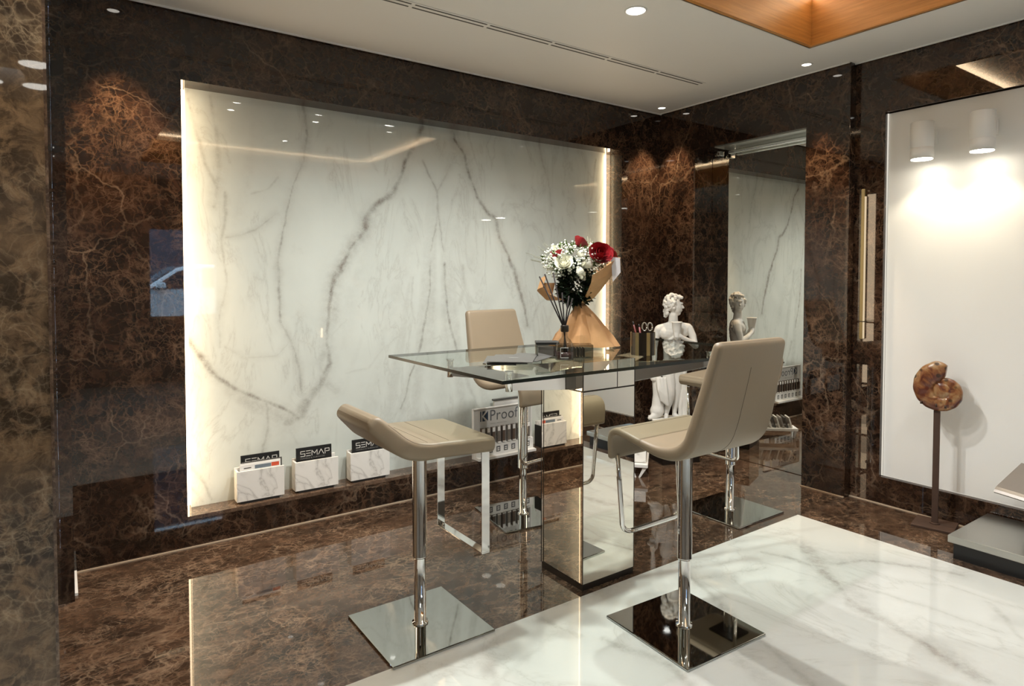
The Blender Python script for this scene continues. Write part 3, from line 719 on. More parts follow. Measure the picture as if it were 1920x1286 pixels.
def stool_low(name, label, loc, rz, dz=0.0, round_rest=False):
    t = thing(name, label, 'bar stool', loc, rz, None)
    prof = [(-.262, .905+dz), (-.222, .868+dz), (-.178, .828+dz), (-.13, .801+dz), (-.07, .789+dz), (.0, .787+dz), (.08, .783+dz), (.16, .779+dz), (.226, .776+dz)]
    bm, pts = shell_from(prof, lambda s: .180+.042*min(1, s/.25), lambda s: .034-.003*s+.005*math.sin(PI*min(1, s*2)), round_start=.03, round_end=.010, soft=.6)
    obj('seat_shell', bm, M_LEATHER, t)
    for i in (24, 32):
        p, nrm, w, h, s = pts[i]
        seam_line(t, [(p.x+nrm.x*h, y, p.y+nrm.y*h) for y in np.linspace(-w*.9, w*.9, 14)], .0009)
    for sg in (-1, 1):
        seam_line(t, [(p.x+nrm.x*h*.80, sg*(w-.006), p.y+nrm.y*h*.80) for p, nrm, w, h, s in pts[3:]], .0011)
    plate_and_pole(t, .748+dz)
    if round_rest:
        pl = [(.19, -.18, .73+dz), (.185, -.18, .50), (.18, -.18, .43)]+[(.178, -.18+.04*(1-math.cos(a)), .42-.04*math.sin(a)) for a in np.linspace(.2, PI/2, 6)]
        obj('footrest', tube(bmesh.new(), pl+[(x, -y, z) for x, y, z in pl[::-1]], .0105, 14), M_CHROME, t)
        return t
    bm = bmesh.new(); w = .186; x0, x1 = .186, .224; zt = .748+dz; zb = .325; g = .0055
    box(bm, x0, x1, -w-g, -w, zb, zt); box(bm, x0, x1, w, w+g, zb, zt); box(bm, x0, x1, -w-g, w+g, zb-g, zb)
    obj('footrest', bm, M_CHROME, t, bevel=.001)
    for sg in (-1, 1): obj('stop_screw', cyl(bmesh.new(), .205, sg*(w-.02), zb, zb+.012, .008, .005, 16), M_CHROME, t)
    return t
stool_low('bar_stool', 'low backed taupe leather bar stool at the left end of the glass table', (1.215, 2.388, 0), 0, 0.0)
stool_high('bar_stool', 'taupe leather bar stool with tall back, nearest the camera, its back turned to us', (2.108, 1.737, 0), PI/2, 0, -.05)
s3 = stool_high('bar_stool', 'tall backed taupe leather bar stool behind the glass table, facing us', (2.315, 3.16, 0), -PI/2+.12, .03, -.27)
stool_low('bar_stool', 'low backed bar stool at the far right end of the glass table, mostly hidden', (3.42, 2.465, 0), PI, .045, True)

# ------------------------------------------------------------------ things on the table
TZ = TZ1+.0006
def rotated(x, y, z, lab, name, cat, rz=-YAW, grp=None): return thing(name, lab, cat, (x, y, z), rz, grp)
M_BROCH = plain('dark grey printed card', (.085, .083, .078), .32, noise=(12, .12))
leaf = [(1.60, 2.335, .10, 0), (1.645, 2.32, -.10, 1), (1.69, 2.30, -.28, 2), (1.59, 2.27, .02, 3)]
lab = ['dark grey brochure at the bottom of the pile on the glass table', 'dark grey brochure fanned to the right in the pile on the glass table',
       'dark grey brochure fanned farthest right in the pile on the glass table', 'dark grey brochure with a pale mark, topmost of the pile on the table']
for (x, y, a, k) in leaf:
    o = obj('brochure', B(-.095, .095, -.13, .13, 0, .0035), M_BROCH, None, bevel=.0008)
    o.location = (x+.02, y, TZ+k*.0042); o.rotation_euler = (0, 0, -.75+a); tag(o, lab[k], 'brochure', 'brochures on the glass table')
    if k == 3:
        obj('printed_mark', B(-.02, .02, .02, .026, .0036, .0039), plain('pale print', (.45, .44, .42), .5), o)
t = thing('pen', 'small dark pen with a bright tip beside the grey brochures', 'pen', (1.50, 2.205, TZ+.0055), -.70)
obj('barrel', tube(bmesh.new(), [(-.055, 0, 0), (.065, 0, 0)], .0048, 12), M_BLACK, t)
obj('tip', tube(bmesh.new(), [(-.066, 0, 0), (-.055, 0, 0)], [.0035, .0052], 12), M_CHROME, t)

t = thing('card_box', 'long low smoked acrylic card box with a black lid end behind the reed diffuser', 'box', (1.90, 2.265, TZ), -.60)
obj('tray', B(-.135, .125, -.045, .045, 0, .062), M_ACRYL, t, bevel=.003)
obj('lid', B(-.137, -.030, -.047, .047, .0625, .074), M_BLACK, t, bevel=.002)
obj('metal_clasp', B(-.128, -.045, -.049, -.0455, .006, .058), M_CHROME, t, bevel=.003)
for k in range(9): obj('business_card', B(-.02+k*.013, -.018+k*.013, -.042, .042, .004, .046), M_BROCH if k % 2 else M_BLACK, t)

t = thing('reed_diffuser', 'clear glass reed diffuser bottle with dark sticks on the glass table', 'reed diffuser', (1.835, 2.19, TZ), -YAW)
prof = [(0, 0), (.040, 0), (.0425, .004), (.0425, .052), (.040, .068), (.028, .088), (.0165, .100), (.013, .112), (.013, .128)]
obj('bottle', lathe(bmesh.new(), prof, 40), thin_glass('bottle glass', (.72, .72, .70), 0, 1.7), t)
obj('liquid', lathe(bmesh.new(), [(0, .004), (.037, .004), (.0385, .008), (.0385, .036), (0, .036)], 36), plain('dark liquid', (.035, .012, .012), .1, noise=(4, .1)), t)
obj('collar', lathe(bmesh.new(), [(.0165, .126), (.0185, .130), (.0185, .152), (.016, .156), (.006, .156)], 36), M_DKMETAL, t)
obj('label_frame', box(box(B(-.022, .014, -.0442, -.0434, .014, .0165), -.022, .014, -.0442, -.0434, .0575, .060), -.022, -.020, -.0442, -.0434, .014, .06), plain('pale label line', (.6, .58, .55), .5), t)
M_REED = plain('dark brown reed', (.012, .007, .006), .95, noise=(40, .2))
for (tx, ty, tz) in ((-.112, .02, .372), (-.090, -.02, .382), (-.050, .03, .390), (-.012, 0, .30), (.020, .02, .285), (.034, -.01, .275)):
    obj('reed', tube(bmesh.new(), [(-tx*.12, -ty*.2, .01), (tx*.06, 0, .15), (tx, ty, tz)], .0034, 6), M_REED, t)

t = thing('pen_cup', 'dark bronze faceted pen cup with brass stripes near the right of the table', 'pen cup', (2.275, 2.135, TZ), -YAW)
bm = bmesh.new(); n = 20; R_ = .058
for i in range(n):
    a0 = 2*PI*i/n+.1; a1 = 2*PI*(i+1)/n+.1; mi = 1 if i % 3 == 0 else 0
    p = [(R_*math.cos(a0), R_*math.sin(a0)), (R_*math.cos(a1), R_*math.sin(a1))]; q = [(x*.93, y*.93) for x, y in p]
    V = [bm.verts.new((*p[0], 0)), bm.verts.new((*p[1], 0)), bm.verts.new((*p[1], .108)), bm.verts.new((*p[0], .108)),
         bm.verts.new((*q[1], .108)), bm.verts.new((*q[0], .108)), bm.verts.new((*q[1], .006)), bm.verts.new((*q[0], .006)), bm.verts.new((0, 0, 0)), bm.verts.new((0, 0, .006))]
    for f, m_ in (((0, 1, 2, 3), mi), ((3, 2, 4, 5), mi), ((5, 4, 6, 7), 0), ((8, 1, 0), 0), ((9, 7, 6), 0)):
        bm.faces.new([V[k] for k in f]).material_index = m_
bmesh.ops.remove_doubles(bm, verts=bm.verts, dist=1e-5)
obj('cup', bm, [plain('dark bronze lacquer', (.03, .022, .016), .15, .6, noise=(6, .1)), M_BRASS], t)
M_RED = plain('red lacquer', (.09, .008, .006), .35, noise=(20, .1))
def standing(name, label, x, y, lean, L_, r, m, grp=None, tipm=None):
    p = Matrix.Rotation(-YAW, 4, 'Z') @ Vector((x, y, 0))
    o = thing(name, label, name.split('_')[-1] if name != 'scissors' else 'scissors', (2.275+p.x, 2.135+p.y, TZ+.008), -YAW)
    obj('shaft', tube(bmesh.new(), [(0, 0, 0), (lean[0]*.9, lean[1]*.9, L_*.9)], r, 8), m, o)
    obj('cap', tube(bmesh.new(), [(lean[0]*.9, lean[1]*.9, L_*.9), (lean[0], lean[1], L_)], [r, r*.6], 8), tipm or M_BLACK, o)
standing('pencil', 'red pencil leaning left in the bronze pen cup', -.01, 0, (-.038, 0, 0), .150, .0042, M_RED)
standing('pencil', 'dark red pencil standing upright in the bronze pen cup', .008, .02, (-.022, .01, 0), .135, .0042, plain('wine lacquer', (.14, .02, .02), .4, noise=(20, .1)))
p = Matrix.Rotation(-YAW, 4, 'Z') @ Vector((.012, -.01, 0))
o = thing('scissors', 'silver scissors standing handles up in the bronze pen cup', 'scissors', (2.275+p.x, 2.135+p.y, TZ+.008), -YAW)
obj('blade', tube(bmesh.new(), [(0, 0, 0), (.004, 0, .095)], .005, 8), M_CHROME, o)
for s in (-1, 1):
    pts = [(.006+s*.013+.011*math.cos(a), 0, .125+.020*math.sin(a)) for a in np.linspace(0, 2*PI, 17)]
    obj('handle', tube(bmesh.new(), pts, .0035, 8), M_CHROME, o)

# ------------------------------------------------------------------ bouquet
t = thing('flower_bouquet', 'bouquet of red and white roses wrapped in brown paper on the glass table', 'bouquet', (2.245, 2.555, TZ), -YAW)
def kraft():
    m, N, L, P = mat('brown kraft paper'); tc = N.new('ShaderNodeTexCoord')
    n = N.new('ShaderNodeTexVoronoi'); n.inputs['Scale'].default_value = 16; n2 = N.new('ShaderNodeTexNoise'); n2.inputs['Scale'].default_value = 9; n2.inputs['Detail'].default_value = 5
    L.new(tc.outputs['Object'], n.inputs['Vector']); L.new(tc.outputs['Object'], n2.inputs['Vector'])
    L.new(ramp(N, L, n2.outputs['Fac'], [(.3, (.37, .19, .075)), (.7, (.47, .265, .12))]), P.inputs['Base Color']); P.inputs['Roughness'].default_value = .6
    b = N.new('ShaderNodeBump'); b.inputs['Strength'].default_value = .6; b.inputs['Distance'].default_value = .006; L.new(n.outputs['Distance'], b.inputs['Height']); L.new(b.outputs[0], P.inputs['Normal'])
    return m
M_KRAFT = kraft()
def paper(rows, n=72, folds=9, amp=.1, seed=1, a0=0, a1=2*PI, th=.0012, closed=True):
    rnd = random.Random(seed); ph = [rnd.uniform(0, 6) for _ in range(4)]
    bm = bmesh.new(); grid = []
    m = n if closed else n+1
    for (z, rx, ry, ox, oy, k) in rows:
        ring = []
        for i in range(m):
            a = a0+(a1-a0)*i/n
            f = 1+k*amp*(math.sin(folds*a+ph[0])+.6*math.sin((folds*1.7)*a+ph[1]) if not closed else (1-2*abs(((folds*a/(2*PI)+ph[0]) % 1)-.5))*2-1+.5*math.sin(3*a+ph[1]))
            zz = z(a) if callable(z) else z
            ring.append(bm.verts.new((ox+rx*f*math.cos(a), oy+ry*f*math.sin(a), zz)))
        grid.append(ring)
    for A, Bq in zip(grid[:-1], grid[1:]):
        for i in range(n if closed else n):
            j = (i+1) % m if closed else i+1
            if j >= m: continue
            bm.faces.new((A[i], A[j], Bq[j], Bq[i]))
    return bm
def solid(o, th=.0012):
    s = o.modifiers.new('thickness', 'SOLIDIFY'); s.thickness = th; return o
# skirt: from the tied waist down to the glass
wz = .235
sk = paper([(lambda a: .006+.007*math.sin(3*a+.4)**2, .175, .10, .020, 0, 1), (lambda a: .06+.012*math.sin(3*a), .142, .088, .018, 0, 1.1), (lambda a: .12+.008*math.sin(4*a), .098, .07, .015, 0, 1.2), (.175, .062, .05, .012, 0, 1.1), (.212, .036, .03, .006, 0, .8), (wz, .022, .02, 0, 0, .6)], folds=7, amp=.17, seed=3)
solid(obj('paper_skirt', sk, M_KRAFT, t))
# upper paper: two wings, right one tall, left one low and wide; open at the front
up = paper([(wz-.01, .02, .018, 0, 0, .5), (wz+.03, .055, .05, .02, -.005, .7), (lambda a: wz+.075+.03*math.cos(a-.2), .095, .085, .035, -.01, .8), (lambda a: wz+.115+.055*math.cos(a-.1), .125, .105, .05, -.012, .9), (lambda a: wz+.150+.09*max(-.2, math.cos(a)), .148, .118, .055, -.012, .8)], n=60, folds=6, amp=.05, seed=5, a0=-1.62, a1=1.7, closed=False)
solid(obj('paper_wrap', up, M_KRAFT, t))
lf = paper([(wz-.01, .02, .018, 0, 0, .5), (wz+.015, .09, .06, -.01, 0, .6), (lambda a: wz+.03+.02*math.sin(2*a), .17, .09, -.02, 0, .6), (lambda a: wz+.065+.02*math.sin(2*a), .215, .11, -.015, 0, .6), (lambda a: wz+.125+.02*math.sin(2*a), .20, .11, -.01, 0, .5)], n=40, folds=5, amp=.06, seed=8, a0=2.2, a1=3.72, closed=False)
solid(obj('paper_wrap', lf, M_KRAFT, t))
obj('string_tie', lathe(bmesh.new(), [(.027, wz-.018), (.03, wz-.008), (.03, wz), (.027, wz+.008)], 24), plain('brown cord', (.16, .08, .035), .8, noise=(40, .2)), t)
def leafcloud(n, c, r, sizes, seed, flat=False):
    rnd = random.Random(seed); bm = bmesh.new()
    for _ in range(n):
        d = Vector((rnd.gauss(0, 1), rnd.gauss(0, 1), rnd.gauss(0, 1))).normalized()*rnd.uniform(.55, 1)
        p = Vector((c[0]+d.x*r[0], c[1]+d.y*r[1], c[2]+d.z*r[2])); s = rnd.uniform(*sizes)
        q = Vector((d.x, d.y, d.z+rnd.uniform(-.3, .6))).normalized(); sd = q.cross(Vector((rnd.random(), rnd.random(), rnd.random()))).normalized()
        up_ = q.cross(sd)*.12*s
        a = bm.verts.new(p); b = bm.verts.new(p+q*s*.5+sd*s*.26+up_); c2 = bm.verts.new(p+q*s); d2 = bm.verts.new(p+q*s*.5-sd*s*.26+up_)
        bm.faces.new((a, b, c2)); bm.faces.new((a, c2, d2))
    return bm
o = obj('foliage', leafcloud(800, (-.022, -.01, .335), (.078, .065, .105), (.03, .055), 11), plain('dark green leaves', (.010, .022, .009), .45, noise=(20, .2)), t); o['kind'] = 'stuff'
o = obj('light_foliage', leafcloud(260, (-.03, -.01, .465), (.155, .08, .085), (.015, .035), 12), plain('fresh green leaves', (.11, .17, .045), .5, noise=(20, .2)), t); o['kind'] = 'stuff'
rnd = random.Random(21); bm = bmesh.new()
for _ in range(620):
    d = Vector((rnd.gauss(0, 1), rnd.gauss(0, 1), rnd.gauss(0, .8))).normalized()*rnd.uniform(.8, 1.08)
    c = Vector((-.03+d.x*.165, -.01+d.y*.085, .455+d.z*.105))
    if c.z < .36 and rnd.random() < .6: continue
    ball(bm, c, rnd.uniform(.0040, .0075), sub=1)
o = obj('babys_breath', bm, plain('white tiny blossoms', (.74, .75, .64), .7, noise=(60, .1)), t); o['kind'] = 'stuff'
bm = bmesh.new()
for k in range(9):
    a = rnd.uniform(2.2, 3.3); L_ = rnd.uniform(.18, .25)
    tube(bm, [(-.05, 0, .40), (-.05+.6*L_*math.cos(a), .02, .40+.5*L_*math.sin(a)+.03), (-.05+L_*math.cos(a), .03, .42+L_*math.sin(a)*.8+.02)], .0009, 5)
for k in range(3): tube(bm, [(.04, 0, .45), (.045+.006*k, 0, .53), (.04+.014*k, .01, .585-.012*k)], .0016, 5)
obj('twigs', bm, plain('grey green twig', (.17, .17, .11), .8, noise=(30, .2)), t)
def rose(R_, seed, openv=.5):
    rnd = random.Random(seed); bm = bmesh.new()
    for k, (npet, rs, hs, fl) in enumerate(((3, .30, 1.0, -.05), (4, .48, 1.02, .0), (5, .70, .95, .12), (6, .95, .80, .30*openv*2))):
        off = rnd.uniform(0, 6)
        for i in range(npet):
            a_c = off+2*PI*i/npet+rnd.uniform(-.1, .1); span = PI/npet*1.35; gr = []
            for v in range(6):
                vv = v/5; row = []
                for u in range(7):
                    uu = -1+u/3; a = a_c+uu*span*(1-.25*vv*vv)
                    r = R_*rs*(.35+.65*math.sin(vv*PI*.55))+R_*fl*vv**3
                    z = R_*1.25*hs*vv*(1-.13*uu*uu*vv)-R_*.5+(-R_*.25*fl*vv**4)
                    row.append(bm.verts.new((r*math.cos(a), r*math.sin(a), z)))
                gr.append(row)
            for v in range(5):
                for u in range(6):
                    f = bm.faces.new((gr[v][u], gr[v][u+1], gr[v+1][u+1], gr[v+1][u])); f.smooth = True
    ball(bm, (0, 0, -R_*.1), (R_*.25, R_*.25, R_*.6), sub=1)
    return bm
M_ROSE = plain('deep red petals', (.24, .004, .008), .5, noise=(12, .25))
M_WROSE = plain('cream white petals', (.80, .79, .66), .5, noise=(14, .06))
for k, (x, y, z, R_, w, tilt) in enumerate(((.095, -.070, .485, .058, 0, (1.0, .25)), (.152, -.01, .495, .040, 0, (.6, .6)), (-.005, -.03, .548, .038, 0, (.7, 0)), (-.135, -.03, .475, .030, 0, (.9, -.6)), (-.112, -.045, .487, .026, 0, (.7, -.3)))):
    o = obj('rose', rose(R_, k+1, .3), M_ROSE, t); o.location = (x, y, z); o.rotation_euler = (tilt[0], tilt[1], k); o['label'] = 'deep red rose'
for k, (x, y, z, R_, tilt) in enumerate(((-.092, -.085, .440, .042, (.9, -.2)), (-.125, -.03, .505, .032, (.6, -.4)), (-.012, -.08, .392, .030, (1.0, 0)), (.004, -.07, .482, .026, (.8, .1)), (.042, -.085, .432, .024, (1.0, .2)), (.012, -.08, .435, .022, (1.0, .1)), (.05, -.01, .52, .032, (.5, .2)), (.0, -.085, .37, .02, (1.1, .1)))):
    o = obj('white_rose', rose(R_, k+20, .35), M_WROSE, t); o.location = (x, y, z); o.rotation_euler = (tilt[0], tilt[1], k); o['label'] = 'cream white flower'
bm = bmesh.new()
v = [bm.verts.new(p) for p in ((.150, -.085, .475), (.197, -.075, .47), (.200, -.078, .395), (.158, -.09, .345))]
bm.faces.new(v); o = solid(obj('message_card', bm, plain('lilac white card', (.62, .60, .62), .5, noise=(50, .05)), t)); o['label'] = 'small white card pinned to the paper'

# ------------------------------------------------------------------ statue on its plinth
def remeshed(bm, name, voxel, smooth=4):
    me = bpy.data.meshes.new('tmp'); bm.to_mesh(me); bm.free(); o = bpy.data.objects.new('tmp', me); COL.objects.link(o)
    r = o.modifiers.new('r', 'REMESH'); r.mode = 'VOXEL'; r.voxel_size = voxel
    if smooth: s = o.modifiers.new('s', 'SMOOTH'); s.iterations = smooth; s.factor = .5
    dg = bpy.context.evaluated_depsgraph_get(); me2 = bpy.data.meshes.new_from_object(o.evaluated_get(dg)); me2.name = name
    bpy.data.objects.remove(o); bpy.data.meshes.remove(me)
    for p in me2.polygons: p.use_smooth = True
    return me2
def limb(bm, pts):
    """pts: ((x,y,z), r) chain of overlapping round cones"""
    for (a, ra), (b, rb) in zip(pts[:-1], pts[1:]):
        a = Vector(a); b = Vector(b); d = b-a; n = max(2, int(d.length/(min(ra, rb)*.45))+1)
        for k in range(n+1):
            q = a.lerp(b, k/n); ball(bm, q, ra+(rb-ra)*k/n, sub=2)
SX, SY = 4.03, 3.46
PH = .315
o = tag(obj('plinth', B(-.165, .165, -.15, .15, 0, PH), M_DKMETAL, None, bevel=.004, loc=(SX, SY, 0)), 'low dark square plinth in the room corner, carrying the white statue', 'plinth'); o.rotation_euler = (0, 0, -.35)
t = thing('statue', 'white plaster statue of a curly haired youth holding a cup, on a dark plinth', 'statue', (SX, SY, PH+.004), -YAW)
# local frame: x to the right, -y to the viewer, z up from the plinth
bm = bmesh.new()
limb(bm, [((-.005, 0, .42), .062), ((-.012, 0, .50), .062), ((-.014, 0, .56), .062), ((-.006, .004, .63), .070), ((.005, .006, .69), .074), ((.012, .008, .735), .066)])       # torso
limb(bm, [((-.04, 0, .45), .052), ((.04, 0, .455), .052)]); limb(bm, [((-.052, -.008, .70), .058), ((.066, -.004, .71), .060)])
limb(bm, [((-.105, .008, .735), .034), ((0, .01, .765), .034), ((.122, .01, .745), .036)])
limb(bm, [((-.055, -.034, .715), .030), ((-.012, -.038, .712), .030)]); limb(bm, [((.022, -.036, .715), .030), ((.066, -.032, .715), .030)])
limb(bm, [((.006, .008, .76), .042), ((.004, .002, .84), .037)])                                                                      # neck
# head, turned to the right of the picture
hx, hz = .012, .915
ball(bm, (hx-.008, .006, hz+.016), (.060, .056, .066)); ball(bm, (hx+.014, -.004, hz-.012), (.047, .044, .058)); ball(bm, (hx+.028, -.008, hz-.055), (.022, .022, .019))
limb(bm, [((hx+.054, -.014, hz+.014), .008), ((hx+.070, -.016, hz-.010), .0085)])
ball(bm, (hx+.053, -.012, hz+.026), (.014, .03, .008)); ball(bm, (hx+.055, -.012, hz-.030), (.010, .014, .0048)); ball(bm, (hx+.051, -.011, hz-.040), (.009, .012, .004))
ball(bm, (hx-.012, -.044, hz-.004), (.010, .006, .016))
# arm with the cup (right of the picture)
limb(bm, [((.132, .008, .735), .036), ((.158, -.006, .68), .031), ((.172, -.022, .615), .026), ((.176, -.03, .60), .026)])
limb(bm, [((.176, -.03, .60), .026), ((.125, -.075, .635), .024), ((.07, -.105, .665), .017), ((.05, -.112, .672), .017)])
limb(bm, [((.05, -.112, .675), .017), ((.028, -.116, .688), .018)])
for k, (dz, r) in enumerate(((.028, .0062), (.014, .0066), (0, .0066), (-.013, .0058))):
    limb(bm, [((.03, -.120, .686+dz), r), ((.004, -.137, .690+dz), r), ((-.016, -.128, .688+dz*.95), r*.9)])
limb(bm, [((.034, -.104, .70), .0075), ((.022, -.098, .722), .007), ((.008, -.10, .735), .006)])
# hanging arm
limb(bm, [((-.112, .006, .73), .034), ((-.134, .012, .66), .030), ((-.140, .016, .59), .024), ((-.142, .016, .575), .024)])
limb(bm, [((-.142, .016, .575), .024), ((-.146, -.004, .51), .022), ((-.152, -.024, .45), .015), ((-.155, -.03, .437), .015)])
limb(bm, [((-.155, -.03, .437), .016), ((-.160, -.036, .415), .015)])
for k in range(4): limb(bm, [((-.150-.008*k, -.044+.004*k, .412), .0062), ((-.150-.009*k, -.052+.004*k, .385-.002*k), .0056), ((-.149-.009*k, -.046+.004*k, .366), .005)])
limb(bm, [((-.143, -.036, .425), .0068), ((-.134, -.048, .400), .006)])
# legs
limb(bm, [((-.040, -.004, .42), .056), ((-.030, -.018, .33), .050), ((-.022, -.036, .245), .036), ((-.020, -.034, .215), .034), ((-.028, -.016, .16), .036), ((-.040, .0, .09), .025), ((-.046, .004, .045), .019)])
limb(bm, [((-.046, .004, .034), .020), ((-.055, -.03, .026), .018), ((-.064, -.065, .022), .014)])
limb(bm, [((.042, 0, .42), .054), ((.050, .0, .33), .047), ((.044, -.002, .245), .034), ((.044, .0, .215), .033), ((.040, .018, .15), .034), ((.030, .026, .09), .024), ((.026, .026, .045), .019)])
limb(bm, [((.026, .026, .034), .020), ((.040, -.005, .026), .018), ((.052, -.038, .022), .014)])
me = remeshed(bm, 'body', .0048, 4); link(me, 'body', t, M_PLASTER)
# hair: curls
rnd = random.Random(5); bm = bmesh.new()
for _ in range(190):
    d = Vector((rnd.gauss(0, 1), rnd.gauss(0, 1), rnd.gauss(0, 1))).normalized()
    if d.x > .45 and d.z < .45: continue
    if d.z < -.75: continue
    if d.y < -.5 and d.x > .05 and d.z < .35: continue
    ball(bm, (hx-.014+d.x*.064, .008+d.y*.062, hz+.026+d.z*.070), rnd.uniform(.011, .019), sub=1)
for k in range(22): ball(bm, (hx-.058-.008*rnd.random(), rnd.uniform(-.02, .05), hz-.02-.060*rnd.random()), rnd.uniform(.013, .020), sub=1)
for k in range(7): ball(bm, (hx+.036+.014*rnd.random(), rnd.uniform(-.04, .03), hz+.070+.014*rnd.random()), .016, sub=1)
link(remeshed(bm, 'hair', .0036, 1), 'hair', t, M_PLASTER)
obj('cup', lathe(bmesh.new(), [(0, .655), (.018, .655), (.020, .67), (.025, .70), (.034, .745), (.039, .788), (.043, .792), (.043, .799), (.036, .797), (.030, .745), (0, .70)], 28, .004, -.112), M_PLASTER, t)
# drapery: swag over the hip and cloth falling on both sides
rnd = random.Random(9); bm = bmesh.new()
for k in range(9):
    a = PI+PI*k/8; limb(bm, [((.004+.062*math.cos(a), -.075-.015*math.sin(-a), .60+.085*math.sin(a)), .016), ((.004+.045*math.cos(a+.15), -.078, .60+.06*math.sin(a+.15)), .014)])
limb(bm, [((-.055, -.05, .625), .016), ((-.03, -.078, .66), .013), ((.002, -.092, .69), .011)])
ball(bm, (.004, -.07, .585), (.052, .02, .055))
for x0, x1, y0 in ((.078, .060, -.02), (.092, .072, 0), (.104, .086, .015), (.088, .098, -.03)):
    limb(bm, [((x0, y0, .40), .018), ((x0+.004, y0-.006, .25), .017), ((x1, y0-.004, .12), .018), ((x1+.004, y0, .02), .020)])
limb(bm, [((-.115, -.02, .33), .03), ((-.10, -.04, .26), .038), ((-.085, -.045, .20), .035)])
for k in range(6): limb(bm, [((-.13+.012*k, -.045-.006*(k % 2), .34), .012), ((-.125+.013*k, -.07, .25-.01*k), .012), ((-.10+.010*k, -.062, .17-.008*k), .013)])
link(remeshed(bm, 'drapery', .0048, 2), 'drapery', t, M_PLASTER)
bm = bmesh.new()
limb(bm, [((-.135, .0, .40), .030), ((-.125, .005, .30), .036), ((-.11, .008, .2), .046), ((-.115, .0, .10), .052), ((-.122, -.005, .072), .058)])
limb(bm, [((-.125, -.02, .05), .035), ((-.19, -.05, .022), .018)]); ball(bm, (-.155, 0, .375), (.045, .03, .022)); ball(bm, (-.150, -.01, .335), (.03, .03, .03))
link(remeshed(bm, 'tree_stump', .006, 3), 'tree_stump', t, M_PLASTER)
obj('base', box(bmesh.new(), -.175, .135, -.095, .085, 0, .018), M_PLASTER, t, bevel=.004)

# ------------------------------------------------------------------ sample tray on the floor next to the plinth (seen in the mirror)
t = thing('sample_tray', 'white floor tray with slanted legs holding stone samples beside the plinth', 'tray', (3.55, 3.37, 0), .72)
obj('shelf', B(-.16, .20, -.075, .075, .075, .10), M_WHITE, t, bevel=.003)
for s in (-1, 1):
    bm = bmesh.new(); x = -.15 if s < 0 else .17
    for y0, y1 in ((-.07, -.02), (.07, .02)):
        vs = [bm.verts.new(p) for p in ((x, y0, .076), (x+.02, y0, .076), (x+.02, y1, 0), (x, y1, 0), (x, y0+.03*(1 if y1 > y0 else -1), .076), (x+.02, y0+.03*(1 if y1 > y0 else -1), .076), (x+.02, y1+.012*(1 if y1 > y0 else -1), 0), (x, y1+.012*(1 if y1 > y0 else -1), 0))]
        for f in ((0, 1, 2, 3), (4, 7, 6, 5), (0, 3, 7, 4), (1, 5, 6, 2), (0, 4, 5, 1), (3, 2, 6, 7)): bm.faces.new([vs[i] for i in f])
    obj('leg', bm, M_WHITE, t)
cols = [M_SAMPLE, M_BROCH, M_GREYWALL, M_SAMPLE, M_BROCH, M_SAMPLE, M_GREYWALL, M_SAMPLE]
for k in range(8):
    o = obj('stone_sample', B(-.006, .006, -.06, .06, 0, .10), cols[k], None, bevel=.001)
    p = Matrix.Rotation(.72, 4, 'Z') @ Vector((-.11+.036*k, 0, 0)); o.location = (3.55+p.x, 3.37+p.y, .103); o.rotation_euler = (0, .30, .72)
    tag(o, ('white', 'dark grey', 'beige', 'white', 'dark grey', 'white', 'beige', 'white')[k]+' stone sample leaning in the floor tray, '+('leftmost', 'second from the left', 'third from the left', 'fourth from the left', 'fifth from the left', 'third from the right', 'second from the right', 'rightmost')[k], 'sample', 'stone samples in the floor tray')

# ------------------------------------------------------------------ lettering helpers
def text_mesh(s, size, name, parent, m, loc, rot, depth=.0006, xs=1.0, align='LEFT', space=1.0):
    cu = bpy.data.curves.new('tmp', 'FONT'); cu.body = s; cu.size = size; cu.extrude = depth; cu.align_x = align; cu.space_character = space; cu.resolution_u = 3
    o = bpy.data.objects.new('tmp', cu); COL.objects.link(o)
    dg = bpy.context.evaluated_depsgraph_get(); me = bpy.data.meshes.new_from_object(o.evaluated_get(dg)); bpy.data.objects.remove(o); bpy.data.curves.remove(cu)
    me.transform(Matrix.Diagonal((xs, 1, 1, 1))); me.materials.clear()
    q = link(me, name, parent, m); q.location = loc; q.rotation_euler = rot; return q
def strokes(bm, polys, ox, oz, w, h, th, y):
    """thin bars between unit-square points, in the x-z plane facing -y"""
    for (x0, z0, x1, z1) in polys:
        a = Vector((ox+x0*w, 0, oz+z0*h)); b = Vector((ox+x1*w, 0, oz+z1*h)); d = (b-a).normalized(); n = Vector((-d.z, 0, d.x))*th/2; a -= d*th*.3; b += d*th*.3
        vs = [bm.verts.new((p.x+s*n.x, yy, p.z+s*n.z)) for yy in (y, y+.0006) for p, s in ((a, -1), (b, -1), (b, 1), (a, 1))]
        for f in ((0, 1, 2, 3), (7, 6, 5, 4), (0, 4, 5, 1), (1, 5, 6, 2), (2, 6, 7, 3), (3, 7, 4, 0)): bm.faces.new([vs[i] for i in f])
    return bm
LET = {'S': [(0, 1, 1, 1), (0, 1, 0, .5), (0, .5, 1, .5), (1, .5, 1, 0), (0, 0, 1, 0)], 'E': [(0, 1, 1, 1), (0, .5, 1, .5), (0, 0, 1, 0)],
       'M': [(0, 0, 0, 1), (0, 1, .5, .35), (.5, .35, 1, 1), (1, 1, 1, 0)], 'A': [(0, 0, .5, 1), (.5, 1, 1, 0)], 'P': [(0, 0, 0, 1), (0, 1, 1, 1), (1, 1, 1, .45), (1, .45, .25, .45)]}
M_PRINT = plain('silver print', (.62, .60, .56), .4, noise=(30, .05)); M_PRINT2 = plain('faint grey print', (.20, .19, .18), .5)
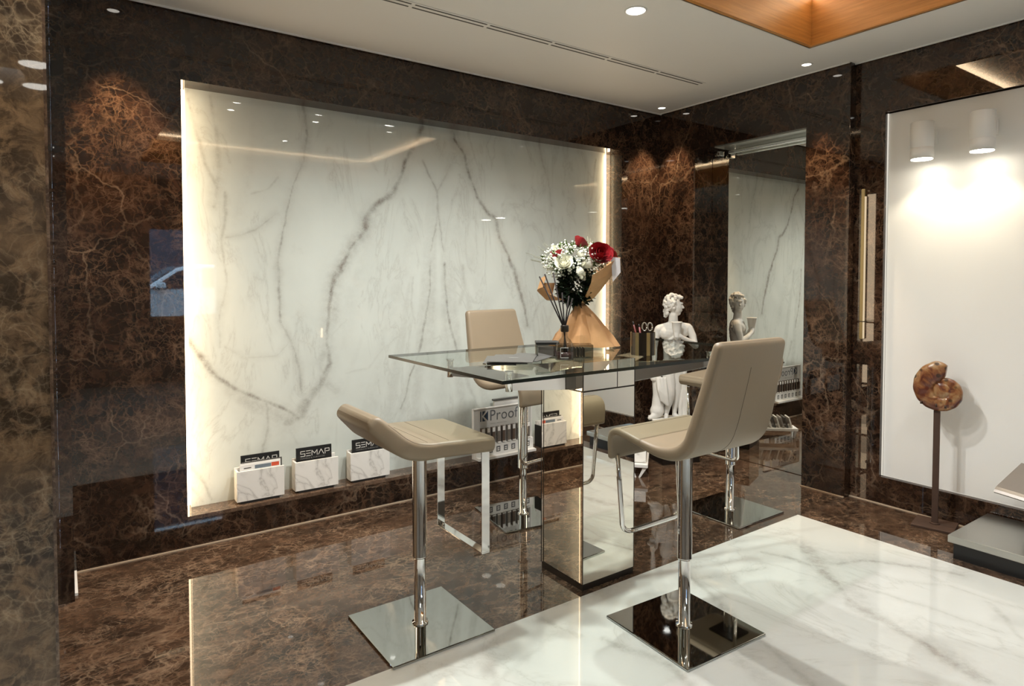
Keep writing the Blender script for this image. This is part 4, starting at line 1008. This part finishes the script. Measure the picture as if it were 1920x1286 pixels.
def logo_card(parent_loc, rz, label, w=.215, h=.15, dz=0):
    t = thing('business_card_stack', label, 'card', parent_loc, rz); t.rotation_euler = (-.03, 0, rz)
    obj('card', B(-w/2, w/2, -.004, .004, -.088, h), M_BLACK, t)
    bm = bmesh.new(); lw = .0255; x = -w/2+.026
    for ch in 'SEMAP':
        ww = lw*(1.25 if ch in 'MA' else 1.0); strokes(bm, LET[ch], x, h-.052, ww, .030, .0042, -.0052); x += ww+.0085
    obj('lettering', bm, M_PRINT, t)
    text_mesh('MARBLE & SURFACES', .0125, 'small_lettering', t, M_PRINT2, (-w/2+.024, -.0046, h-.070), (PI/2, 0, 0), .0002, xs=1.28)
    return t
def holder(x, y, rz, label, w=.262, h=.185, d=.075):
    t = thing('brochure_holder', label, 'brochure holder', (x, y, NZ0+.001), rz)
    obj('front_plate', B(-w/2, w/2, -d/2, -d/2+.012, .012, h), M_SAMPLE, t, bevel=.001)
    obj('back_plate', B(-w/2, w/2, d/2-.012, d/2, .012, h+.01), M_SAMPLE, t, bevel=.001)
    obj('side_plate', B(-w/2, -w/2+.012, -d/2+.012, d/2-.012, .012, h), M_SAMPLE, t)
    obj('foot', B(-w/2+.018, w/2-.03, -d/2-.001, d/2-.003, 0, .0115), M_BLACK, t)
    return t
HZ = .10
holder(.935, 3.872, -.02, 'white marble brochure holder at the left end of the niche shelf, with coloured leaflets')
holder(1.262, 3.872, -.02, 'white marble brochure holder in the middle of the three, under one black card')
holder(1.605, 3.872, -.02, 'white marble brochure holder nearest the low stool, right of the three')
logo_card((.944, 3.885, NZ0+.105), -.02, 'black card with silver letters half hidden behind leaflets in the left holder', h=.158)
logo_card((1.254, 3.868, NZ0+.112), -.02, 'black card with silver letters in the middle marble holder')
logo_card((1.604, 3.868, NZ0+.112), -.02, 'black card with silver letters in the right marble holder')
M_REDP = plain('orange red print', (.62, .09, .04), .5, noise=(10, .1)); M_BLUEP = plain('grey blue print', (.16, .20, .24), .5, noise=(16, .3))
for k, (dy, hh, dx) in enumerate(((-.010, .211, 0), (-.0145, .203, -.003), (-.003, .217, .010))):
    t = thing('leaflet', ('white leaflet with an orange red corner in the left marble holder', 'plain white leaflet at the front of the left marble holder', 'white leaflet with a grey edge behind the others in the left marble holder')[k], 'leaflet', (.938+dx, 3.867+dy, NZ0+.014), -.02)
    obj('sheet', B(-.112, .112, -.0015, .0015, 0, hh), M_WHITE if k != 2 else M_BROCH, t)
    if k == 1:
        obj('printed_picture', B(-.03, .06, -.0022, -.0016, hh-.028, hh-.008), M_BLUEP, t); obj('printed_corner', B(.062, .105, -.0022, -.0016, hh-.028, hh-.006), M_REDP, t)
        obj('printed_line', B(-.09, -.05, -.0022, -.0016, hh-.022, hh-.016), M_BROCH, t)

# sample display board with lettering
t = thing('sample_display', 'white framed display board with large lettering and a row of sample bars', 'display board', (2.385, 3.845, NZ0+.001), .0)
W_, H_ = .505, .352
obj('board', B(0, W_, 0, .014, 0, H_), plain('pale grey board', (.50, .49, .46), .5, noise=(4, .03)), t)
bm = bmesh.new(); box(bm, -.004, W_+.004, -.006, .016, H_, H_+.006); box(bm, -.006, 0, -.006, .016, 0, H_+.006); box(bm, W_, W_+.006, -.006, .016, 0, H_+.006)
obj('frame', bm, M_WHITE, t)
bm = box(bmesh.new(), .0, W_, -.07, -.002, 0, .018); obj('base_shelf', bm, M_WHITE, t)
obj('lower_panel', B(.0, W_, -.032, -.002, .019, .095), M_WHITE, t)
NAVY = plain('navy print', (.012, .03, .06), .5, noise=(9, .1)); GREYT = plain('grey lettering', (.12, .125, .13), .5)
bm = bmesh.new(); lx, lz, lh = .055, .262, .072
box(bm, lx, lx+.008, -.0012, -.0002, lz, lz+lh)
def poly(bm, pts, y0, y1):
    a = [bm.verts.new((x, y0, z)) for x, z in pts]; b = [bm.verts.new((x, y1, z)) for x, z in pts]; n = len(pts)
    bm.faces.new(a); bm.faces.new(b[::-1])
    for i in range(n): bm.faces.new((a[i], b[i], b[(i+1) % n], a[(i+1) % n]))
poly(bm, [(lx+.018, lz+lh), (lx+.018, lz+lh*.55), (lx+.045, lz+lh)], -.0012, -.0002)
poly(bm, [(lx+.018, lz), (lx+.018, lz+lh*.45), (lx+.045, lz)], -.0012, -.0002)
poly(bm, [(lx+.030, lz+lh*.5), (lx+.066, lz+lh*1.0), (lx+.066, lz)], -.0012, -.0002)
obj('emblem', bm, NAVY, t)
text_mesh('Proof', .112, 'lettering', t, GREYT, (lx+.078, -.0004, lz-.002), (PI/2, 0, 0), .0005, xs=.94, space=1.05)
text_mesh('MARBLE  PROTECTION', .014, 'small_lettering', t, plain('faint lettering', (.34, .33, .31), .5), (lx+.085, -.0003, lz-.03), (PI/2, 0, 0), .0002, xs=1.0)
BROWNB = plain('brown sample bar', (.11, .075, .055), .35, noise=(20, .2)); BRZ = plain('satin bronze bar', (.30, .27, .24), .25, .7, noise=(20, .1))
for k in range(10):
    x = .052+k*.0445
    b = obj('sample_bar', B(x, x+.022, -.03, -.001, .10, .215), BRZ if k % 2 else BROWNB, t, bevel=.001)
    obj('bar_cap', B(x-.001, x+.020, -.034, -.0305, .185, .215), M_WHITE, b); obj('bar_foot', B(x-.003, x+.026, -.036, -.0305, .10, .106), M_WHITE, b)
for k in range(7):
    x = .04+k*.066
    obj('printed_icon', B(x, x+.034, -.0332, -.0322, .036, .076), GREYT, t)
    obj('icon_mark', box(B(x+.008, x+.026, -.0338, -.0333, .058, .066), x+.008, x+.026, -.0338, -.0333, .044, .052), M_WHITE, t)
t = thing('display_board', 'plain white board with a dark top edge standing behind the lettered display', 'display board', (2.60, 3.905, NZ0+.001), 0)
obj('board', B(0, .32, 0, .016, 0, .385), M_WHITE, t); obj('top_edge', B(-.008, .325, -.006, .02, .3855, .398), M_BROCH, t)
t = thing('sample_box', 'black sided box on the niche shelf just left of the mirrored column', 'box', (3.01, 3.86, NZ0+.001), 0)
obj('side', B(-.04, -.032, -.04, .04, 0, .165), M_BLACK, t); obj('tray', B(-.0315, .06, -.04, .04, 0, .10), M_SAMPLE, t); obj('back_plate', B(-.0315, .06, .028, .04, .1005, .19), M_SAMPLE, t)

# ------------------------------------------------------------------ fossil on its stand
t = thing('fossil_sculpture', 'amber brown fossil shell on a slim iron rod stand by the white panel', 'sculpture', (4.19, 1.612, 0), -1.35)
M_IRON = plain('rusty dark iron', (.075, .042, .028), .6, .3, noise=(18, .3))
obj('base_plate', B(-.105, .105, -.10, .10, 0, .014), M_IRON, t, bevel=.002)
bm = B(-.016, .016, -.008, .008, .014, .722); cyl(bm, 0, 0, .014, .020, .026, n=20); obj('rod', bm, M_IRON, t)
def fossil_mat():
    m, N, L, P = mat('amber fossil'); tc = N.new('ShaderNodeTexCoord'); n = N.new('ShaderNodeTexNoise'); n.inputs['Scale'].default_value = 13; n.inputs['Detail'].default_value = 5; n.inputs['Distortion'].default_value = 1.2
    L.new(tc.outputs['Object'], n.inputs['Vector'])
    c1 = ramp(N, L, n.outputs['Fac'], [(.38, (.085, .018, .008)), (.48, (.20, .075, .025)), (.56, (.27, .145, .06)), (.70, (.32, .23, .14))])
    v = N.new('ShaderNodeTexVoronoi'); v.inputs['Scale'].default_value = 17; L.new(tc.outputs['Object'], v.inputs['Vector'])
    r = ramp(N, L, v.outputs['Distance'], [(.16, .25), (.24, 1)])
    q = N.new('ShaderNodeMix'); q.data_type = 'RGBA'; q.inputs[0].default_value = 1; q.blend_type = 'MULTIPLY'; L.new(c1, q.inputs[6]); L.new(r, q.inputs[7]); L.new(q.outputs[2], P.inputs['Base Color'])
    b = N.new('ShaderNodeBump'); b.inputs['Distance'].default_value = .006; b.inputs['Strength'].default_value = .7; L.new(v.outputs['Distance'], b.inputs['Height']); L.new(b.outputs[0], P.inputs['Normal'])
    P.inputs['Roughness'].default_value = .3; P.inputs['Coat Weight'].default_value = .3; return m
sgp = lambda c: math.copysign(abs(c)**.65, c)
bm = bmesh.new(); rings = []; n = 18; g = math.log(.19/.078)/(2*PI); NR = 190
for i in range(NR+1):
    th = -3.2*PI+(5.2*PI)*i/NR                                            # unwinding angle, ends at 2*pi
    ro = .078*math.exp(g*th); ri = .078*math.exp(g*(th-2*PI)); inner = ri*.72
    if th > 5.2: ro *= 1-.06*((th-5.2)/1.08)**2; 
    rc = (ro+inner)/2; hr = (ro-inner)/2; hy = min(.036, hr*.75)
    endk = max(0, (i-(NR-5))/5); sc = 1-.45*endk**2
    a = PI/2-.12-th                                                       # clockwise as seen from the front
    er = Vector((math.cos(a), 0, math.sin(a))); rib = 1+.018*math.sin(th*14)
    rings.append([bm.verts.new(er*(rc+hr*sc*rib*sgp(math.cos(2*PI*k/n)))+Vector((0, hy*sc*rib*sgp(math.sin(2*PI*k/n)), 0))) for k in range(n)])
for a, b in zip(rings[:-1], rings[1:]):
    for k in range(n): f = bm.faces.new((a[k], a[(k+1) % n], b[(k+1) % n], b[k])); f.smooth = True
bm.faces.new(rings[0][::-1]); bm.faces.new(rings[-1])
ball(bm, (0, 0, 0), (.062, .030, .062), sub=3)
o = obj('fossil_shell', bm, fossil_mat(), t); o.location = (.028, 0, .802)
bm = bmesh.new()
for x, z in ((-.075, .724), (.045, .712), (.0, .716)): cyl(bm, x, -.03, z-.006, z+.012, .006, n=10)
obj('clamp_pin', bm, M_IRON, t)

# ------------------------------------------------------------------ metal display at the right edge
t = thing('metal_display', 'low silver metal display slab at the right edge, its foot coloured black as the shadow below', 'display', (3.757, 1.384, 0), 0)
obj('slab', B(0, .535, -1.15, 0, .085, .122), M_BRUSH, t, bevel=.002)
obj('foot', B(.02, .53, -1.13, -.02, 0, .084), M_BLACK, t)  # black block stands in for the shadow under the slab
t = thing('stone_slab', 'tilted brown grey stone slab with a rounded front above the silver display', 'slab', (4.0, 1.262, .355), 0)
A = Vector((0, 0, 0)); ux = Vector((.27, -.035, .096)); uy = Vector((-.06, -.50, -.03)); nn = ux.cross(uy).normalized()*-1
bm = bmesh.new(); L_ = []
for s in (0, 1):
    base_ = uy*s
    prof = [(1.0, 0), (.06, 0), (.0, -.006), (-.03, -.016), (.0, -.026), (.12, -.042), (1.0, -.06)]
    L_.append([bm.verts.new(A+base_+ux*u+nn*(-v)*-1 if False else A+base_+ux*u+Vector((0, 0, v))) for u, v in prof])
n = len(L_[0])
for i in range(n): bm.faces.new((L_[0][i], L_[0][(i+1) % n], L_[1][(i+1) % n], L_[1][i]))
bm.faces.new(L_[0]); bm.faces.new(L_[1][::-1])
obj('slab_body', bm, plain('brown grey stone', (.22, .19, .165), .3, .2, noise=(5, .15)), t)
obj('support', B(.12, .22, -.42, -.10, -.2325, -.010), M_BRUSH, t)

# ------------------------------------------------------------------ street outside the shop window (seen only as a reflection)
bm = B(-8, 14, -16, -2.9, .10, .16); struct('floor_street', bm, plain('asphalt', (.06, .065, .07), .8, noise=(3, .2)))
bm = B(-8, 14, -14.2, -14, .16, 6); tag(obj('street_building', bm, plain('dark street facade', (.05, .06, .085), .8, noise=(1.5, .5))), 'dark facade across the street, mirrored faintly in the marble', 'building')
t = thing('car', 'pale silver car parked outside, seen mirrored in the marble wall', 'car', (1.4, -6.4, .16), 0)
CARP = plain('pale silver car paint', (.62, .66, .70), .25, .1, coat=.6, noise=(2, .05)); CARG = plain('dark car glass', (.03, .04, .05), .06, noise=(2, .1))
side = [(-1.25, .38), (-1.28, .62), (-1.1, .82), (-.35, 1.02), (-.12, 1.08), (.50, 1.52), (.9, 1.60), (1.9, 1.58), (2.7, 1.12), (3.1, 1.04), (3.15, .5), (3.0, .36)]
def extr(poly_, y0, y1, inset=.0):
    bm = bmesh.new(); poly(bm, [(x, z) for x, z in poly_], y0, y1); return bm
obj('body', extr(side, -1.65, .0), CARP, t, bevel=.06)
for pts in ([(.02, 1.10), (.50, 1.45), (.92, 1.52), (.92, 1.12)], [(.98, 1.12), (.98, 1.52), (1.8, 1.50), (2.45, 1.14)]): obj('side_window', extr(pts, .001, .008), CARG, t)
bm = bmesh.new(); vs = [bm.verts.new(p) for p in ((-.08, -.12, 1.105), (-.08, -1.53, 1.105), (.48, -1.45, 1.525), (.48, -.2, 1.525))]; bm.faces.new(vs)
o = obj('windscreen', bm, plain('bright reflecting windscreen', (.35, .45, .52), .1, .3, noise=(3, .2)), t); solid(o, .01); o.location = (-.012, 0, .012)
for x in (-.62, 2.35):
    for y in (.005, -1.67):
        bm = cyl(bmesh.new(), 0, 0, -.1, .1, .33, n=32); bmesh.ops.rotate(bm, verts=bm.verts, cent=(0, 0, 0), matrix=Matrix.Rotation(PI/2, 3, 'X'))
        w_ = obj('wheel', bm, M_BLACK, t); w_.location = (x, y, .33)
        bm = cyl(bmesh.new(), 0, 0, -.105, .105, .2, n=24); bmesh.ops.rotate(bm, verts=bm.verts, cent=(0, 0, 0), matrix=Matrix.Rotation(PI/2, 3, 'X')); obj('hub_cap', bm, M_STEEL, w_)
bm = extr([(.1, 1.12), (.28, 1.12), (.26, 1.24), (.12, 1.22)], .02, .2); obj('side_mirror', bm, CARP, t, bevel=.02)
